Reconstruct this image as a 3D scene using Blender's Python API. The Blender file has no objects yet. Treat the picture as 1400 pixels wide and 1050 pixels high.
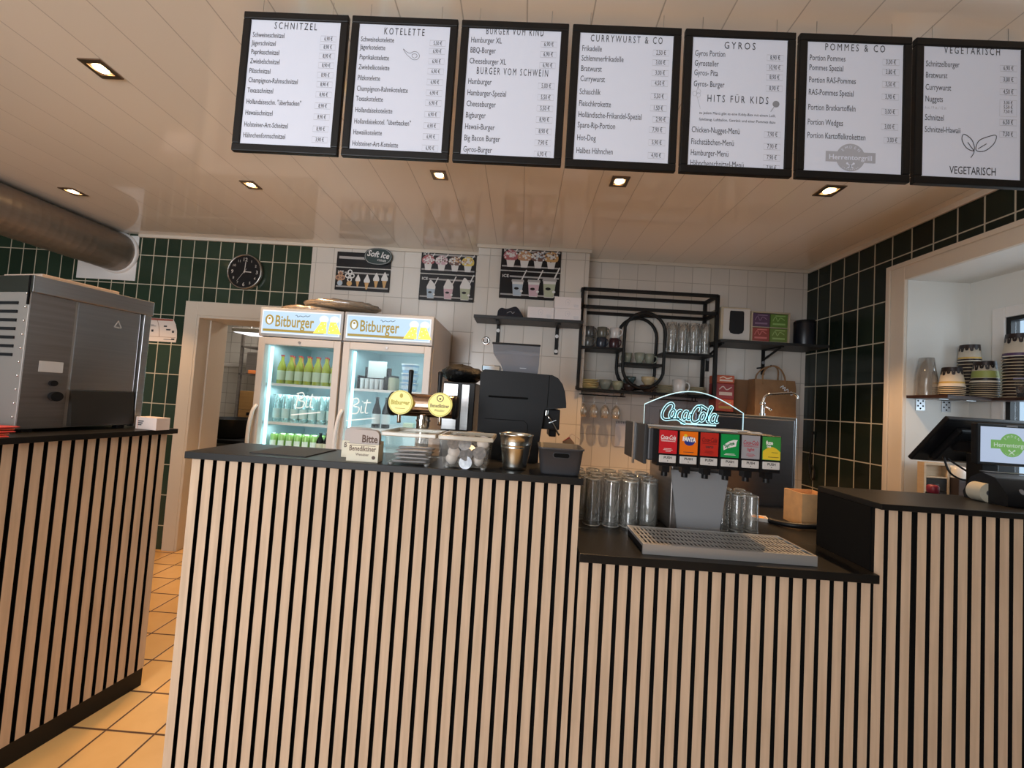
import bpy, math, random
from mathutils import Matrix, Vector
random.seed(7)
S = bpy.context.scene
COL = S.collection
PI = math.pi

# ------------------------------------------------------------------ camera, sky, daylight, exposure
YAW, PITCH, ROLL = -0.02471, 0.04315, 0.06338
FPX = 526.0
def cam_axes():
    cy, sy, cp, sp = math.cos(YAW), math.sin(YAW), math.cos(PITCH), math.sin(PITCH)
    cr, sr = math.cos(ROLL), math.sin(ROLL)
    f = Vector((sy*cp, cy*cp, sp)); x0 = Vector((cy, -sy, 0)); u0 = x0.cross(f)
    return x0*cr + u0*sr, u0*cr - x0*sr, f
_r, _u, _f = cam_axes()
cd = bpy.data.cameras.new('camera'); cam = bpy.data.objects.new('camera', cd); COL.objects.link(cam)
cd.sensor_fit = 'HORIZONTAL'; cd.sensor_width = 36.0; cd.lens = FPX/1400*36.0
cd.clip_start = 0.02
m = Matrix((_r, _u, -_f)).transposed().to_4x4(); m.translation = Vector((0, 0, 1.5))
cam.matrix_world = m
S.camera = cam

w = bpy.data.worlds.new('daylight'); S.world = w; w.use_nodes = True
bg = w.node_tree.nodes['Background']
bg.inputs['Color'].default_value = (0.60, 0.80, 1.0, 1); bg.inputs['Strength'].default_value = 1.0

def area(name, loc, rot, sx, sy, power, col):
    l = bpy.data.lights.new(name, 'AREA'); l.shape = 'RECTANGLE'; l.size = sx; l.size_y = sy
    l.energy = power; l.color = col
    o = bpy.data.objects.new(name, l); o.location = loc; o.rotation_euler = rot; COL.objects.link(o); return o
# daylight through the shop front behind the camera
area('shopfront_daylight', (-2.1, -2.5, 1.6), (math.radians(100), 0, 0), 2.6, 1.9, 124, (0.93, 0.96, 1.0))
# daylight through the window of the niche on the right
area('window_daylight', (3.02, 1.7, 1.75), (0, math.radians(90), 0), 1.0, 1.1, 9, (0.80, 0.92, 1.0))
S.view_settings.view_transform = 'Standard'
S.view_settings.look = 'None'
S.view_settings.exposure = 0.0
S.view_settings.gamma = 1.0
S.view_settings.use_curve_mapping = False

# ------------------------------------------------------------------ materials
MATS = {}
def mat(name, col, rough=0.5, metal=0.0, spec=0.5, emit=None, es=1.0, noise=None, bump=None, coat=0.0):
    """noise=(scale xyz, amount, second colour); bump=(scale, strength)"""
    if name in MATS: return MATS[name]
    m = bpy.data.materials.new(name); m.use_nodes = True
    nt = m.node_tree; b = nt.nodes['Principled BSDF']
    b.inputs['Base Color'].default_value = (*col, 1); b.inputs['Roughness'].default_value = rough
    b.inputs['Metallic'].default_value = metal; b.inputs['Specular IOR Level'].default_value = spec
    b.inputs['Coat Weight'].default_value = coat
    if emit:
        b.inputs['Emission Color'].default_value = (*emit, 1); b.inputs['Emission Strength'].default_value = es
    if noise or bump:
        tc = nt.nodes.new('ShaderNodeTexCoord')
    if noise:
        sc, amt, c2 = noise
        mp = nt.nodes.new('ShaderNodeMapping'); mp.inputs['Scale'].default_value = sc
        nz = nt.nodes.new('ShaderNodeTexNoise'); nz.inputs['Scale'].default_value = 1; nz.inputs['Detail'].default_value = 5
        rp = nt.nodes.new('ShaderNodeMapRange'); rp.inputs[1].default_value = .35; rp.inputs[2].default_value = .65
        rp.inputs[3].default_value = 0; rp.inputs[4].default_value = amt
        mx = nt.nodes.new('ShaderNodeMix'); mx.data_type = 'RGBA'
        mx.inputs[6].default_value = (*col, 1); mx.inputs[7].default_value = (*c2, 1)
        nt.links.new(tc.outputs['Object'], mp.inputs[0]); nt.links.new(mp.outputs[0], nz.inputs['Vector'])
        nt.links.new(nz.outputs[0], rp.inputs[0]); nt.links.new(rp.outputs[0], mx.inputs[0])
        nt.links.new(mx.outputs[2], b.inputs['Base Color'])
    if bump:
        nz = nt.nodes.new('ShaderNodeTexNoise'); nz.inputs['Scale'].default_value = bump[0]
        bp = nt.nodes.new('ShaderNodeBump'); bp.inputs['Strength'].default_value = bump[1]; bp.inputs['Distance'].default_value = .01
        nt.links.new(tc.outputs['Object'], nz.inputs['Vector']); nt.links.new(nz.outputs[0], bp.inputs['Height'])
        nt.links.new(bp.outputs[0], b.inputs['Normal'])
    MATS[name] = m; return m

def clear(name, tint=(1, 1, 1), gloss=0.12, rough=0.03, body=None, bodyamt=0.0):
    """thin clear glass or plastic: see-through with an edge-weighted reflection, optionally a little milky"""
    if name in MATS: return MATS[name]
    m = bpy.data.materials.new(name); m.use_nodes = True; nt = m.node_tree; nt.nodes.clear()
    out = nt.nodes.new('ShaderNodeOutputMaterial')
    tr = nt.nodes.new('ShaderNodeBsdfTransparent'); tr.inputs[0].default_value = (*tint, 1)
    gl = nt.nodes.new('ShaderNodeBsdfGlossy'); gl.inputs['Roughness'].default_value = rough
    lw = nt.nodes.new('ShaderNodeLayerWeight'); lw.inputs[0].default_value = 0.25
    mr = nt.nodes.new('ShaderNodeMapRange'); mr.inputs[3].default_value = gloss*.4; mr.inputs[4].default_value = min(1, gloss*5)
    mx = nt.nodes.new('ShaderNodeMixShader')
    nt.links.new(lw.outputs['Facing'], mr.inputs[0]); nt.links.new(mr.outputs[0], mx.inputs[0])
    src = tr.outputs[0]
    if body:
        df = nt.nodes.new('ShaderNodeBsdfDiffuse'); df.inputs[0].default_value = (*body, 1)
        m2 = nt.nodes.new('ShaderNodeMixShader'); m2.inputs[0].default_value = bodyamt
        nt.links.new(tr.outputs[0], m2.inputs[1]); nt.links.new(df.outputs[0], m2.inputs[2]); src = m2.outputs[0]
    nt.links.new(src, mx.inputs[1]); nt.links.new(gl.outputs[0], mx.inputs[2]); nt.links.new(mx.outputs[0], out.inputs[0])
    MATS[name] = m; return m

def tiles(name, ua, va, pu, pv, ou, ov, g, col, gcol, rough=0.15, var=0.15, bump=0.3, only_u=False, noise=None, spec=0.5):
    """rectangular tiling on the object's own axes ua/va (0,1,2), pitch pu x pv, offset ou/ov, joint width g"""
    m = bpy.data.materials.new(name); m.use_nodes = True; nt = m.node_tree; b = nt.nodes['Principled BSDF']
    L = nt.links.new
    def N(op, a, c=None, d=None):
        n = nt.nodes.new('ShaderNodeMath'); n.operation = op
        for i, v in enumerate((a, c, d)):
            if v is None: continue
            if isinstance(v, (int, float)): n.inputs[i].default_value = v
            else: L(v, n.inputs[i])
        return n.outputs[0]
    tc = nt.nodes.new('ShaderNodeTexCoord'); sp = nt.nodes.new('ShaderNodeSeparateXYZ'); L(tc.outputs['Object'], sp.inputs[0])
    def axis(a, p, o):
        q = N('DIVIDE', N('SUBTRACT', sp.outputs[a], o), p)
        fr = N('FRACT', q); fl = N('FLOOR', q)
        d = N('MULTIPLY', N('MINIMUM', fr, N('SUBTRACT', 1.0, fr)), p)
        return d, fl
    du, fu = axis(ua, pu, ou)
    if only_u: d = du; fv = 0.0
    else:
        dv, fv = axis(va, pv, ov); d = N('MINIMUM', du, dv)
    mr = nt.nodes.new('ShaderNodeMapRange'); mr.inputs[1].default_value = g*.35; mr.inputs[2].default_value = g*.65
    L(d, mr.inputs[0])
    wn = nt.nodes.new('ShaderNodeTexWhiteNoise'); wn.noise_dimensions = '2D'
    cb = nt.nodes.new('ShaderNodeCombineXYZ'); L(fu, cb.inputs[0])
    if not only_u: L(fv, cb.inputs[1])
    L(cb.outputs[0], wn.inputs['Vector'])
    hs = nt.nodes.new('ShaderNodeMix'); hs.data_type = 'RGBA'
    hs.inputs[6].default_value = tuple(c*(1-var) for c in col)+(1,); hs.inputs[7].default_value = tuple(min(1, c*(1+var)) for c in col)+(1,)
    L(wn.outputs['Value'], hs.inputs[0]); cc = hs.outputs[2]
    if noise:
        nz = nt.nodes.new('ShaderNodeTexNoise'); nz.inputs['Scale'].default_value = noise[0]; nz.inputs['Detail'].default_value = 4
        L(tc.outputs['Object'], nz.inputs['Vector'])
        r2 = nt.nodes.new('ShaderNodeMapRange'); r2.inputs[1].default_value = .4; r2.inputs[2].default_value = .7; r2.inputs[4].default_value = noise[1]
        L(nz.outputs[0], r2.inputs[0])
        m3 = nt.nodes.new('ShaderNodeMix'); m3.data_type = 'RGBA'; L(r2.outputs[0], m3.inputs[0]); L(cc, m3.inputs[6])
        m3.inputs[7].default_value = (*noise[2], 1); cc = m3.outputs[2]
    mx = nt.nodes.new('ShaderNodeMix'); mx.data_type = 'RGBA'; L(mr.outputs[0], mx.inputs[0])
    mx.inputs[6].default_value = (*gcol, 1); L(cc, mx.inputs[7]); L(mx.outputs[2], b.inputs['Base Color'])
    r3 = nt.nodes.new('ShaderNodeMapRange'); r3.inputs[3].default_value = 0.8; r3.inputs[4].default_value = rough; L(mr.outputs[0], r3.inputs[0])
    L(r3.outputs[0], b.inputs['Roughness'])
    b.inputs['Specular IOR Level'].default_value = spec
    bp = nt.nodes.new('ShaderNodeBump'); bp.inputs['Strength'].default_value = bump; bp.inputs['Distance'].default_value = .003
    L(mr.outputs[0], bp.inputs['Height']); L(bp.outputs[0], b.inputs['Normal'])
    MATS[name] = m; return m

black_felt = mat('black felt', (.006, .006, .006), .95, spec=.1)
oak = mat('pale oak slat', (.66, .50, .36), .65, spec=.3, noise=((60, 60, 4), .6, (.50, .37, .26)))
laminate = mat('black laminate', (.010, .0095, .009), .36, spec=.28, noise=((9, 9, 9), .5, (.014, .013, .012)))
black_metal = mat('black powder coat', (.008, .008, .008), .5, spec=.3)
black_plastic = mat('black plastic', (.008, .008, .009), .4, spec=.3)
matte_black = mat('matte black casing', (.011, .012, .014), .55, spec=.3)
dark_grey = mat('dark grey plastic', (.045, .045, .05), .45)
mid_grey = mat('mid grey plastic', (.22, .22, .23), .5)
white_plastic = mat('white plastic', (.78, .76, .74), .35)
white_paint = mat('cream white paint', (.68, .60, .50), .4)
reveal_white = mat('white plaster', (.72, .72, .69), .7)
steel = mat('brushed steel', (.55, .55, .55), .28, 1.0, noise=((3, 3, 120), .5, (.45, .45, .46)))
dark_steel = mat('dull steel', (.32, .29, .27), .34, .8, noise=((2, 2, 60), .6, (.22, .2, .19)))
chrome = mat('chrome', (.8, .79, .77), .08, 1.0)
copper = mat('polished bronze', (.42, .30, .22), .12, 1.0)
paper = mat('white paper', (.74, .78, .90), .6)
ink = mat('dark print', (.03, .03, .04), .6)
ink_grey = mat('grey print', (.27, .28, .31), .6)
box_line = mat('pale grey print', (.42, .43, .48), .6)
cardboard = mat('brown cardboard', (.60, .34, .15), .8, noise=((30, 30, 30), .5, (.42, .25, .12)))
kraft = mat('brown kraft paper', (.27, .15, .07), .8, noise=((14, 14, 14), .6, (.21, .115, .055)), bump=(30, .4))
cream_card = mat('cream card', (.80, .74, .58), .6)
glass = clear('clear glass', (.985, .99, .985), .20, .04, (.85, .85, .80), .075)  # whitish body mixed in stands for bright glints on the glasses
thin_glass = clear('fridge door glass', (.93, .97, .98), .012)
window_glass = clear('window glass', (.97, .98, .99), .05)
clear_plastic = clear('clear plastic', (.95, .95, .93), .08, .08, (.85, .85, .82), .05)
film = clear('crinkled plastic film', (.85, .8, .72), .3, .2, (.6, .5, .4), .35)

# ------------------------------------------------------------------ mesh builder
_TXT = {}
def text_polys(s, space=1.0, shear=0.0, bold=0.0):
    key = (s, space, shear, bold)
    if key not in _TXT:
        c = bpy.data.curves.new('t', 'FONT'); c.body = s; c.size = 1; c.resolution_u = 2
        c.space_character = space; c.shear = shear; c.offset = bold; c.fill_mode = 'FRONT'
        o = bpy.data.objects.new('t', c)
        me = bpy.data.meshes.new_from_object(o)
        vs = [tuple(v.co) for v in me.vertices]; fs = [tuple(p.vertices) for p in me.polygons]
        bpy.data.objects.remove(o); bpy.data.meshes.remove(me); bpy.data.curves.remove(c)
        _TXT[key] = (vs, fs)
    return _TXT[key]

class MB:
    def __init__(s): s.v = []; s.f = []; s.m = []; s.sm = []; s.T = Matrix.Identity(4)
    def add(s, vs, fs, m=0, smooth=False):
        n = len(s.v)
        s.v += [tuple(s.T @ Vector(v)) for v in vs]
        for f in fs: s.f.append(tuple(i+n for i in f)); s.m.append(m); s.sm.append(smooth)
        return s
    def box(s, x0, y0, z0, x1, y1, z1, m=0):
        return s.add([(x0,y0,z0),(x1,y0,z0),(x1,y1,z0),(x0,y1,z0),(x0,y0,z1),(x1,y0,z1),(x1,y1,z1),(x0,y1,z1)],
              [(0,3,2,1),(4,5,6,7),(0,1,5,4),(1,2,6,5),(2,3,7,6),(3,0,4,7)], m)
    def cbox(s, cx, cy, z0, sx, sy, h, m=0): return s.box(cx-sx/2, cy-sy/2, z0, cx+sx/2, cy+sy/2, z0+h, m)
    def prism(s, pts, y0, y1, m=0, axis='y', smooth=False):
        """2-D outline extruded along an axis; pts are (x,z) for y, (y,z) for x, (x,y) for z"""
        n = len(pts)
        P = {'y': lambda p, t: (p[0], t, p[1]), 'x': lambda p, t: (t, p[0], p[1]), 'z': lambda p, t: (p[0], p[1], t)}[axis]
        vs = [P(p, y0) for p in pts]+[P(p, y1) for p in pts]
        fs = [tuple(range(n)), tuple(range(2*n-1, n-1, -1))]
        s.add(vs, fs, m)
        return s.add(vs, [((i+1) % n, i, i+n, (i+1) % n+n) for i in range(n)], m, smooth)
    def lathe(s, prof, c=(0,0,0), seg=24, m=0, axis='z', smooth=True, a0=0, a1=2*PI):
        full = abs(a1-a0-2*PI) < 1e-6; k = seg if full else seg+1; vs = []; fs = []
        for r, z in prof:
            for i in range(k):
                a = a0+(a1-a0)*i/seg; p = (r*math.cos(a), r*math.sin(a), z)
                if axis == 'y': p = (p[0], z, p[1])
                if axis == 'x': p = (z, p[0], p[1])
                vs.append((p[0]+c[0], p[1]+c[1], p[2]+c[2]))
        for j in range(len(prof)-1):
            for i in range(seg):
                i2 = (i+1) % k; fs.append((j*k+i, j*k+i2, (j+1)*k+i2, (j+1)*k+i))
        return s.add(vs, fs, m, smooth)
    def cyl(s, c, r, h, m=0, seg=24, axis='z', r2=None):
        r2 = r if r2 is None else r2
        s.lathe([(r, 0), (r2, h)], c, seg, m, axis)
        return s.lathe([(0, 0), (r, 0)], c, seg, m, axis, False).lathe([(r2, h), (0, h)], c, seg, m, axis, False)
    def ball(s, c, r, m=0, seg=12, sz=1.0):
        return s.lathe([(r*math.sin(PI*i/8), -r*sz*math.cos(PI*i/8)) for i in range(9)], c, seg, m)
    def tube(s, pts, r, m=0, seg=8, closed=False, square=False):
        P = [Vector(p) for p in pts]; n = len(P); vs = []; fs = []; up = None
        if square: seg = 4
        for i in range(n):
            d = (P[(i+1) % n]-P[i-1]) if (closed or 0 < i < n-1) else (P[1]-P[0] if i == 0 else P[-1]-P[-2])
            d.normalize()
            if up is None:
                up = Vector((0, 0, 1)) if abs(d.z) < .9 else Vector((0, 1, 0))
            a = d.cross(up); a = a.normalized() if a.length > 1e-6 else Vector((1, 0, 0)); b = a.cross(d); up = b
            for k in range(seg):
                t = 2*PI*(k+(.5 if square else 0))/seg; vs.append(tuple(P[i]+a*math.cos(t)*r+b*math.sin(t)*r))
        for i in range(n if closed else n-1):
            for k in range(seg):
                j = (i+1) % n; fs.append((i*seg+k, i*seg+(k+1) % seg, j*seg+(k+1) % seg, j*seg+k))
        if not closed: fs += [tuple(range(seg)), tuple(range((n-1)*seg, n*seg))]
        return s.add(vs, fs, m, not square)
    def flat(s, pts, y, m=0): return s.add([(p[0], y, p[1]) for p in pts], [tuple(range(len(pts)))], m)
    def rect(s, x0, z0, x1, z1, y, m=0): return s.flat([(x0,z0),(x1,z0),(x1,z1),(x0,z1)], y, m)
    def disc(s, cx, cz, r, y, m=0, n=24, rz=None):
        rz = rz or r; return s.flat([(cx+r*math.cos(2*PI*i/n), cz+rz*math.sin(2*PI*i/n)) for i in range(n)], y, m)
    def stroke(s, pts, wd, y, m=0, closed=False):
        """flat ribbon along a polyline in the x-z plane"""
        n = len(pts); P = [Vector(p) for p in pts]; vs = []; fs = []
        for i in range(n):
            d = (P[(i+1) % n]-P[i-1]) if (closed or 0 < i < n-1) else (P[1]-P[0] if i == 0 else P[-1]-P[-2])
            d = d.normalized() if d.length > 1e-9 else Vector((1, 0)); q = Vector((-d.y, d.x))*wd/2
            vs += [(P[i].x+q.x, y, P[i].y+q.y), (P[i].x-q.x, y, P[i].y-q.y)]
        for i in range(n if closed else n-1):
            j = (i+1) % n; fs.append((2*i, 2*j, 2*j+1, 2*i+1))
        return s.add(vs, fs, m)
    def text(s, body, x, z, y, size, sx=1.0, align='l', m=0, space=1.0, shear=0.0, bold=0.0, width=None, ang=0.0):
        vs, fs = text_polys(body, space, shear, bold)
        if not vs: return s
        x0 = min(v[0] for v in vs); x1 = max(v[0] for v in vs)
        if width: sx = width/((x1-x0)*size)
        off = {'l': 0, 'c': -(x1+x0)/2, 'r': -x1}[align]
        ca, sa = math.cos(ang), math.sin(ang)
        def tr(v):
            a = (v[0]+off)*size*sx; b = v[1]*size
            return (x+a*ca-b*sa, y, z+a*sa+b*ca)
        return s.add([tr(v) for v in vs], fs, m)
    def build(s, name, mats, parent=None, loc=(0,0,0), rotz=0, bevel=0, sub=0):
        me = bpy.data.meshes.new(name)
        me.from_pydata(s.v, [], s.f)
        if not isinstance(mats, (list, tuple)): mats = [mats]
        for q in mats: me.materials.append(q)
        me.polygons.foreach_set('material_index', s.m); me.polygons.foreach_set('use_smooth', s.sm)
        me.update()
        o = bpy.data.objects.new(name, me); COL.objects.link(o); o.location = loc; o.rotation_euler = (0, 0, rotz)
        if parent: o.parent = parent
        if bevel:
            b = o.modifiers.new('bevel', 'BEVEL'); b.width = bevel; b.segments = 2; b.limit_method = 'ANGLE'
        return o

def tag(o, label, cat, group=None):
    o['label'] = label; o['category'] = cat
    if group: o['group'] = group
    return o
def thing(name, label, cat, loc=(0,0,0), rotz=0, group=None):
    o = bpy.data.objects.new(name, None); COL.objects.link(o); o.location = loc; o.rotation_euler = (0, 0, rotz)
    o.empty_display_size = .05
    return tag(o, label, cat, group)
def struct(name, b, mats, parent=None, **k):
    o = b.build(name, mats, parent, **k)
    if not parent: o['kind'] = 'structure'
    return o
def dup(root, loc, rotz=None, label=None, group=None):
    r = root.copy(); COL.objects.link(r); r.location = loc
    if rotz is not None: r.rotation_euler = (0, 0, rotz)
    if label: r['label'] = label
    if group: r['group'] = group
    for ch in list(root.children):
        c = ch.copy(); COL.objects.link(c); c.parent = r
        for g in list(ch.children):
            d = g.copy(); COL.objects.link(d); d.parent = c
    return r
def catmull(pts, n=6, closed=False):
    P = [Vector(p) for p in pts]; out = []; N = len(P)
    for i in range(N if closed else N-1):
        p0 = P[i-1] if (closed or i > 0) else P[0]; p1 = P[i]; p2 = P[(i+1) % N]
        p3 = P[(i+2) % N] if (closed or i+2 < N) else P[-1]
        for k in range(n):
            t = k/n
            out.append(tuple(.5*((2*p1)+(p2-p0)*t+(2*p0-5*p1+4*p2-p3)*t*t+(3*p1-p0-3*p2+p3)*t**3)))
    if not closed: out.append(tuple(P[-1]))
    return out
ORD = ['leftmost', 'second from the left', 'third from the left', 'fourth from the left', 'fifth from the left',
       'sixth from the left', 'seventh from the left', 'eighth from the left', 'ninth from the left']
def copies(root, spots, labels, group, **k):
    """the first spot moves the thing itself, the rest are copies with labels of their own"""
    for i, (p, lb) in enumerate(zip(spots, labels)):
        if i == 0:
            root.location = p; root['label'] = lb; root['group'] = group; r = root
        else: r = dup(root, p, None, lb, group)
    return root

# ------------------------------------------------------------------ room shell
CEIL = 2.80; YB = 3.375; XR = 2.44; PILY = 3.19
floor_mat = tiles('terracotta floor tile', 0, 1, .2095, .2085, -1.664, 1.656, .009, (.80, .47, .18), (.10, .045, .018), .22, .08, .4, noise=(9, .35, (.70, .38, .13)))
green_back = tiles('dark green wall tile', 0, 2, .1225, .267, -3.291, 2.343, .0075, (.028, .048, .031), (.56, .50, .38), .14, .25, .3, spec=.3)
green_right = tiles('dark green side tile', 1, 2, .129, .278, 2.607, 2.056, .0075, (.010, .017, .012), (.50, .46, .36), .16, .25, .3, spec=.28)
white_back = tiles('white wall tile', 0, 2, .16, .275, -.957, 2.079, .005, (.66, .61, .55), (.40, .36, .31), .2, .05, .3)
white_pillar = tiles('white pillar tile', 0, 2, .16, .275, -.33, 2.16, .005, (.66, .61, .55), (.40, .36, .31), .2, .05, .3)
ceil_mat = tiles('glossy ceiling panel', 0, 1, .22, 1, -.058, 0, .0045, (.86, .78, .68), (.50, .44, .37), .07, .02, .15, only_u=True, spec=.6)
kitchen_tile = tiles('kitchen wall tile', 0, 2, .15, .15, 0, 0, .006, (.62, .60, .56), (.30, .28, .25), .25, .05, .2)

b = MB().box(-5.2, -2.6, -.08, 3.0, 5.7, 0); struct('floor', b, floor_mat)
b = MB().box(-5.2, -2.6, CEIL, XR+.001, YB, CEIL+.06); struct('ceiling', b, ceil_mat)
DX0, DX1, DZ = -2.94, -2.08, 2.085
b = MB()
b.box(-5.2, YB, 0, DX0, YB+.32, 2.86, 0); b.box(DX1, YB, 0, -1.957, YB+.32, 2.86, 0); b.box(DX0, YB, DZ, DX1, YB+.32, 2.86, 0)
b.box(-1.957, YB, 0, 3.0, YB+.32, 2.86, 1)
struct('wall_back', b, [green_back, white_back])
b = MB().box(-.43, PILY, 0, .505, YB, CEIL-.001); o = struct('pillar', b, white_pillar); o['label'] = 'white tiled pillar standing out of the back wall'
NY0, NY1, NZ0, NZ1, NX = 0.95, 2.51, .95, 2.447, 2.83
b = MB()
b.box(XR, NY1, 0, 3.0, YB, 2.86, 0); b.box(XR, -2.6, 0, 3.0, NY0, 2.86, 0)
b.box(XR, NY0, NZ1, 3.0, NY1, 2.86, 0); b.box(XR, NY0, 0, 3.0, NY1, NZ0, 0)
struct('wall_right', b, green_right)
# white plaster lining of the niche, with the opening for the window
WY0, WY1, WZ0, WZ1 = 1.15, 2.375, 1.12, 2.235
b = MB()
b.box(XR, NY1-.012, NZ0, NX, NY1, NZ1); b.box(XR, NY0, NZ0, NX, NY0+.012, NZ1)
b.box(XR, NY0+.012, NZ1-.012, NX, NY1-.012, NZ1); b.box(XR, NY0+.012, NZ0, NX, NY1-.012, NZ0+.012)
b.box(NX, NY0, NZ0, NX+.12, WY0, NZ1); b.box(NX, WY1, NZ0, NX+.12, NY1, NZ1)
b.box(NX, WY0, NZ0, NX+.12, WY1, WZ0); b.box(NX, WY0, WZ1, NX+.12, WY1, NZ1)
struct('wall_niche', b, reveal_white)
b = MB()
b.box(XR-.022, NY1-.012, .6, XR, NY1+.105, NZ1+.105); b.box(XR-.022, NY0-.1, .6, XR, NY0+.012, NZ1+.105)
b.box(XR-.022, NY0+.012, NZ1-.012, XR, NY1-.012, NZ1+.105)
b.box(XR-.034, NY1+.075, .6, XR-.022, NY1+.105, NZ1+.105); b.box(XR-.034, NY0-.1, NZ1+.075, XR-.022, NY1+.075, NZ1+.105)
struct('trim_1', b, white_paint, bevel=.004)
# window: frame, rubber gasket, sash, glass
b = MB()
def ring(b, x0, x1, y0, y1, z0, z1, t, m=0):
    b.box(x0, y0, z0, x1, y0+t, z1, m); b.box(x0, y1-t, z0, x1, y1, z1, m)
    b.box(x0, y0+t, z0, x1, y1-t, z0+t, m); b.box(x0, y0+t, z1-t, x1, y1-t, z1, m)
ring(b, NX-.012, NX+.07, WY0, WY1, WZ0, WZ1, .062)
wn = struct('window_1', b, white_plastic, bevel=.004)
b = MB(); ring(b, NX-.002, NX+.05, WY0+.0625, WY1-.0625, WZ0+.0625, WZ1-.0625, .022); struct('window_gasket', b, black_plastic, wn)
b = MB().box(NX+.022, WY0+.085, WZ0+.085, NX+.028, WY1-.085, WZ1-.085); struct('window_pane', b, window_glass, wn)
b = MB().box(-5.2, -2.6, 0, -5.0, YB, 2.86); struct('wall_left', b, green_back)
b = MB().box(-5.2, -2.75, 0, -4.2, -2.6, 2.86).box(-.5, -2.75, 0, 3.0, -2.6, 2.86).box(-4.2, -2.75, 2.55, -.5, -2.6, 2.86).box(-4.2, -2.75, 0, -.5, -2.6, .5); struct('wall_front_unseen', b, reveal_white)  # unseen wall added to steer daylight; opening placed for its direction
# cove strips where the ceiling meets the walls
b = MB().box(-3.56, YB-.018, CEIL-.03, -.43, YB, CEIL); struct('trim_2', b, white_paint, bevel=.004)
b = MB().box(.505, YB-.018, CEIL-.03, XR, YB, CEIL); struct('trim_3', b, white_paint, bevel=.004)
b = MB().box(-.445, PILY-.018, CEIL-.03, .52, PILY, CEIL); struct('trim_4', b, white_paint, bevel=.004)
b = MB().box(XR-.018, -2.6, CEIL-.035, XR, YB-.018, CEIL); struct('trim_5', b, white_paint, bevel=.004)
# door frame in the back wall
b = MB()
b.box(DX0-.112, YB-.022, 0, DX0+.0, YB, DZ+.125); b.box(DX1, YB-.022, 0, DX1+.11, YB, DZ+.125); b.box(DX0, YB-.022, DZ, DX1, YB, DZ+.125)
b.box(DX0, YB-.02, 0, DX0+.022, YB+.32, DZ); b.box(DX1-.022, YB-.02, 0, DX1, YB+.32, DZ); b.box(DX0+.022, YB-.02, DZ-.022, DX1-.022, YB+.32, DZ)
b.box(DX0+.022, YB+.10, 0, DX0+.038, YB+.20, DZ-.022); b.box(DX1-.038, YB+.10, 0, DX1-.022, YB+.20, DZ-.022)
struct('door_1', b, white_paint, bevel=.003)
# kitchen shell behind the door
b = MB().box(-4.6, 5.6, 0, -1.2, 5.7, 2.7); struct('wall_kitchen_back', b, kitchen_tile)
b = MB().box(-4.7, YB+.32, 0, -4.6, 5.6, 2.7); struct('wall_kitchen_left', b, kitchen_tile)
b = MB().box(-1.3, YB+.32, 0, -1.2, 5.6, 2.7); struct('wall_kitchen_right', b, kitchen_tile)
b = MB().box(-4.7, YB+.32, 2.7, -1.2, 5.7, 2.76); struct('ceiling_kitchen', b, white_paint)
area('kitchen_lamp', (-2.9, 4.6, 2.66), (0, 0, 0), .9, .3, 30, (1, .90, .8))

# ------------------------------------------------------------------ ceiling downlights
lamp_glow = mat('lamp glow', (1, .8, .5), .5, emit=(1.0, .70, .36), es=14)
lamp_frame = mat('brass lamp frame', (.30, .22, .16), .3, .9)
DL = [((-1.87, 1.538), 'square recessed ceiling light nearest the camera on the left', .098),
      ((-3.30, 2.63), 'square recessed ceiling light above the silver duct', .106),
      ((-1.845, 2.415), 'square recessed ceiling light above the door with the clock', .092),
      ((-.56, 2.20), 'square recessed ceiling light below the third menu board', .09),
      ((.49, 2.175), 'square recessed ceiling light below the fourth menu board', .10),
      ((1.67, 2.165), 'square recessed ceiling light below the sixth menu board', .11)]
for (x, y), lb, s in DL:
    t = thing('recessed_downlight', lb, 'ceiling light', (x, y, CEIL), 0, 'recessed ceiling lights')
    h = s/2; b = MB()
    b.box(-h, -h, -.006, h, -h*.62, -.0005); b.box(-h, h*.62, -.006, h, h, -.0005)
    b.box(-h, -h*.62, -.006, -h*.62, h*.62, -.0005); b.box(h*.62, -h*.62, -.006, h, h*.62, -.0005)
    b.build('frame', lamp_frame, t)
    b = MB().cyl((0, 0, -.004), h*.52, .0035, 0, 20); b.build('lens', lamp_glow, t)
    l = bpy.data.lights.new('downlight_beam', 'SPOT'); l.energy = 40 if y < 1.6 else (60 if x < -1 else (36 if x < 0 else 92)); l.color = (1, .58, .26); l.spot_size = math.radians(88); l.spot_blend = .35; l.shadow_soft_size = .03
    o = bpy.data.objects.new('downlight_beam', l); COL.objects.link(o); o.parent = t; o.location = (0, 0, -.02)

# ------------------------------------------------------------------ slatted counters
WT = 1.057
def slats(b, xs, z0, z1, y, wd=.027, d=.012, xmax=99):
    for x in xs:
        b.box(x, y, z0, min(x+wd, xmax), y+d, z1, 1); b.m[-4] = 0
def counter(label, x0, x1, ztop, tk, xs, lx0, lx1):
    t = thing('slatted_counter', label, 'counter', ((x0+x1)/2, 1.3, 0)); ox = (x0+x1)/2
    b = MB().box(x0-ox, -.09, 0, x1-ox, .12, ztop-tk); b.build('body', black_felt, t)
    b = MB(); slats(b, [x-ox for x in xs], .10, ztop-tk-.001, -.1025, xmax=x1-ox); b.build('slat_cladding', [oak, black_felt], t)
    b = MB().box(x0-ox, -.095, 0, x1-ox, -.0905, .098); b.build('plinth', black_plastic, t)
    b = MB().box(lx0-ox, -.125, ztop-tk+.0003, lx1-ox, .12, ztop); b.build('ledge_top', laminate, t, bevel=.0015)
    return t
xs = [-1.019]+[-.979+.04*k for k in range(30)]
t = counter('tall counter section with pale wood slats, under the clear boxes and bucket', -1.019, .20, 1.28, .022, xs, -1.026, .205)
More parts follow.
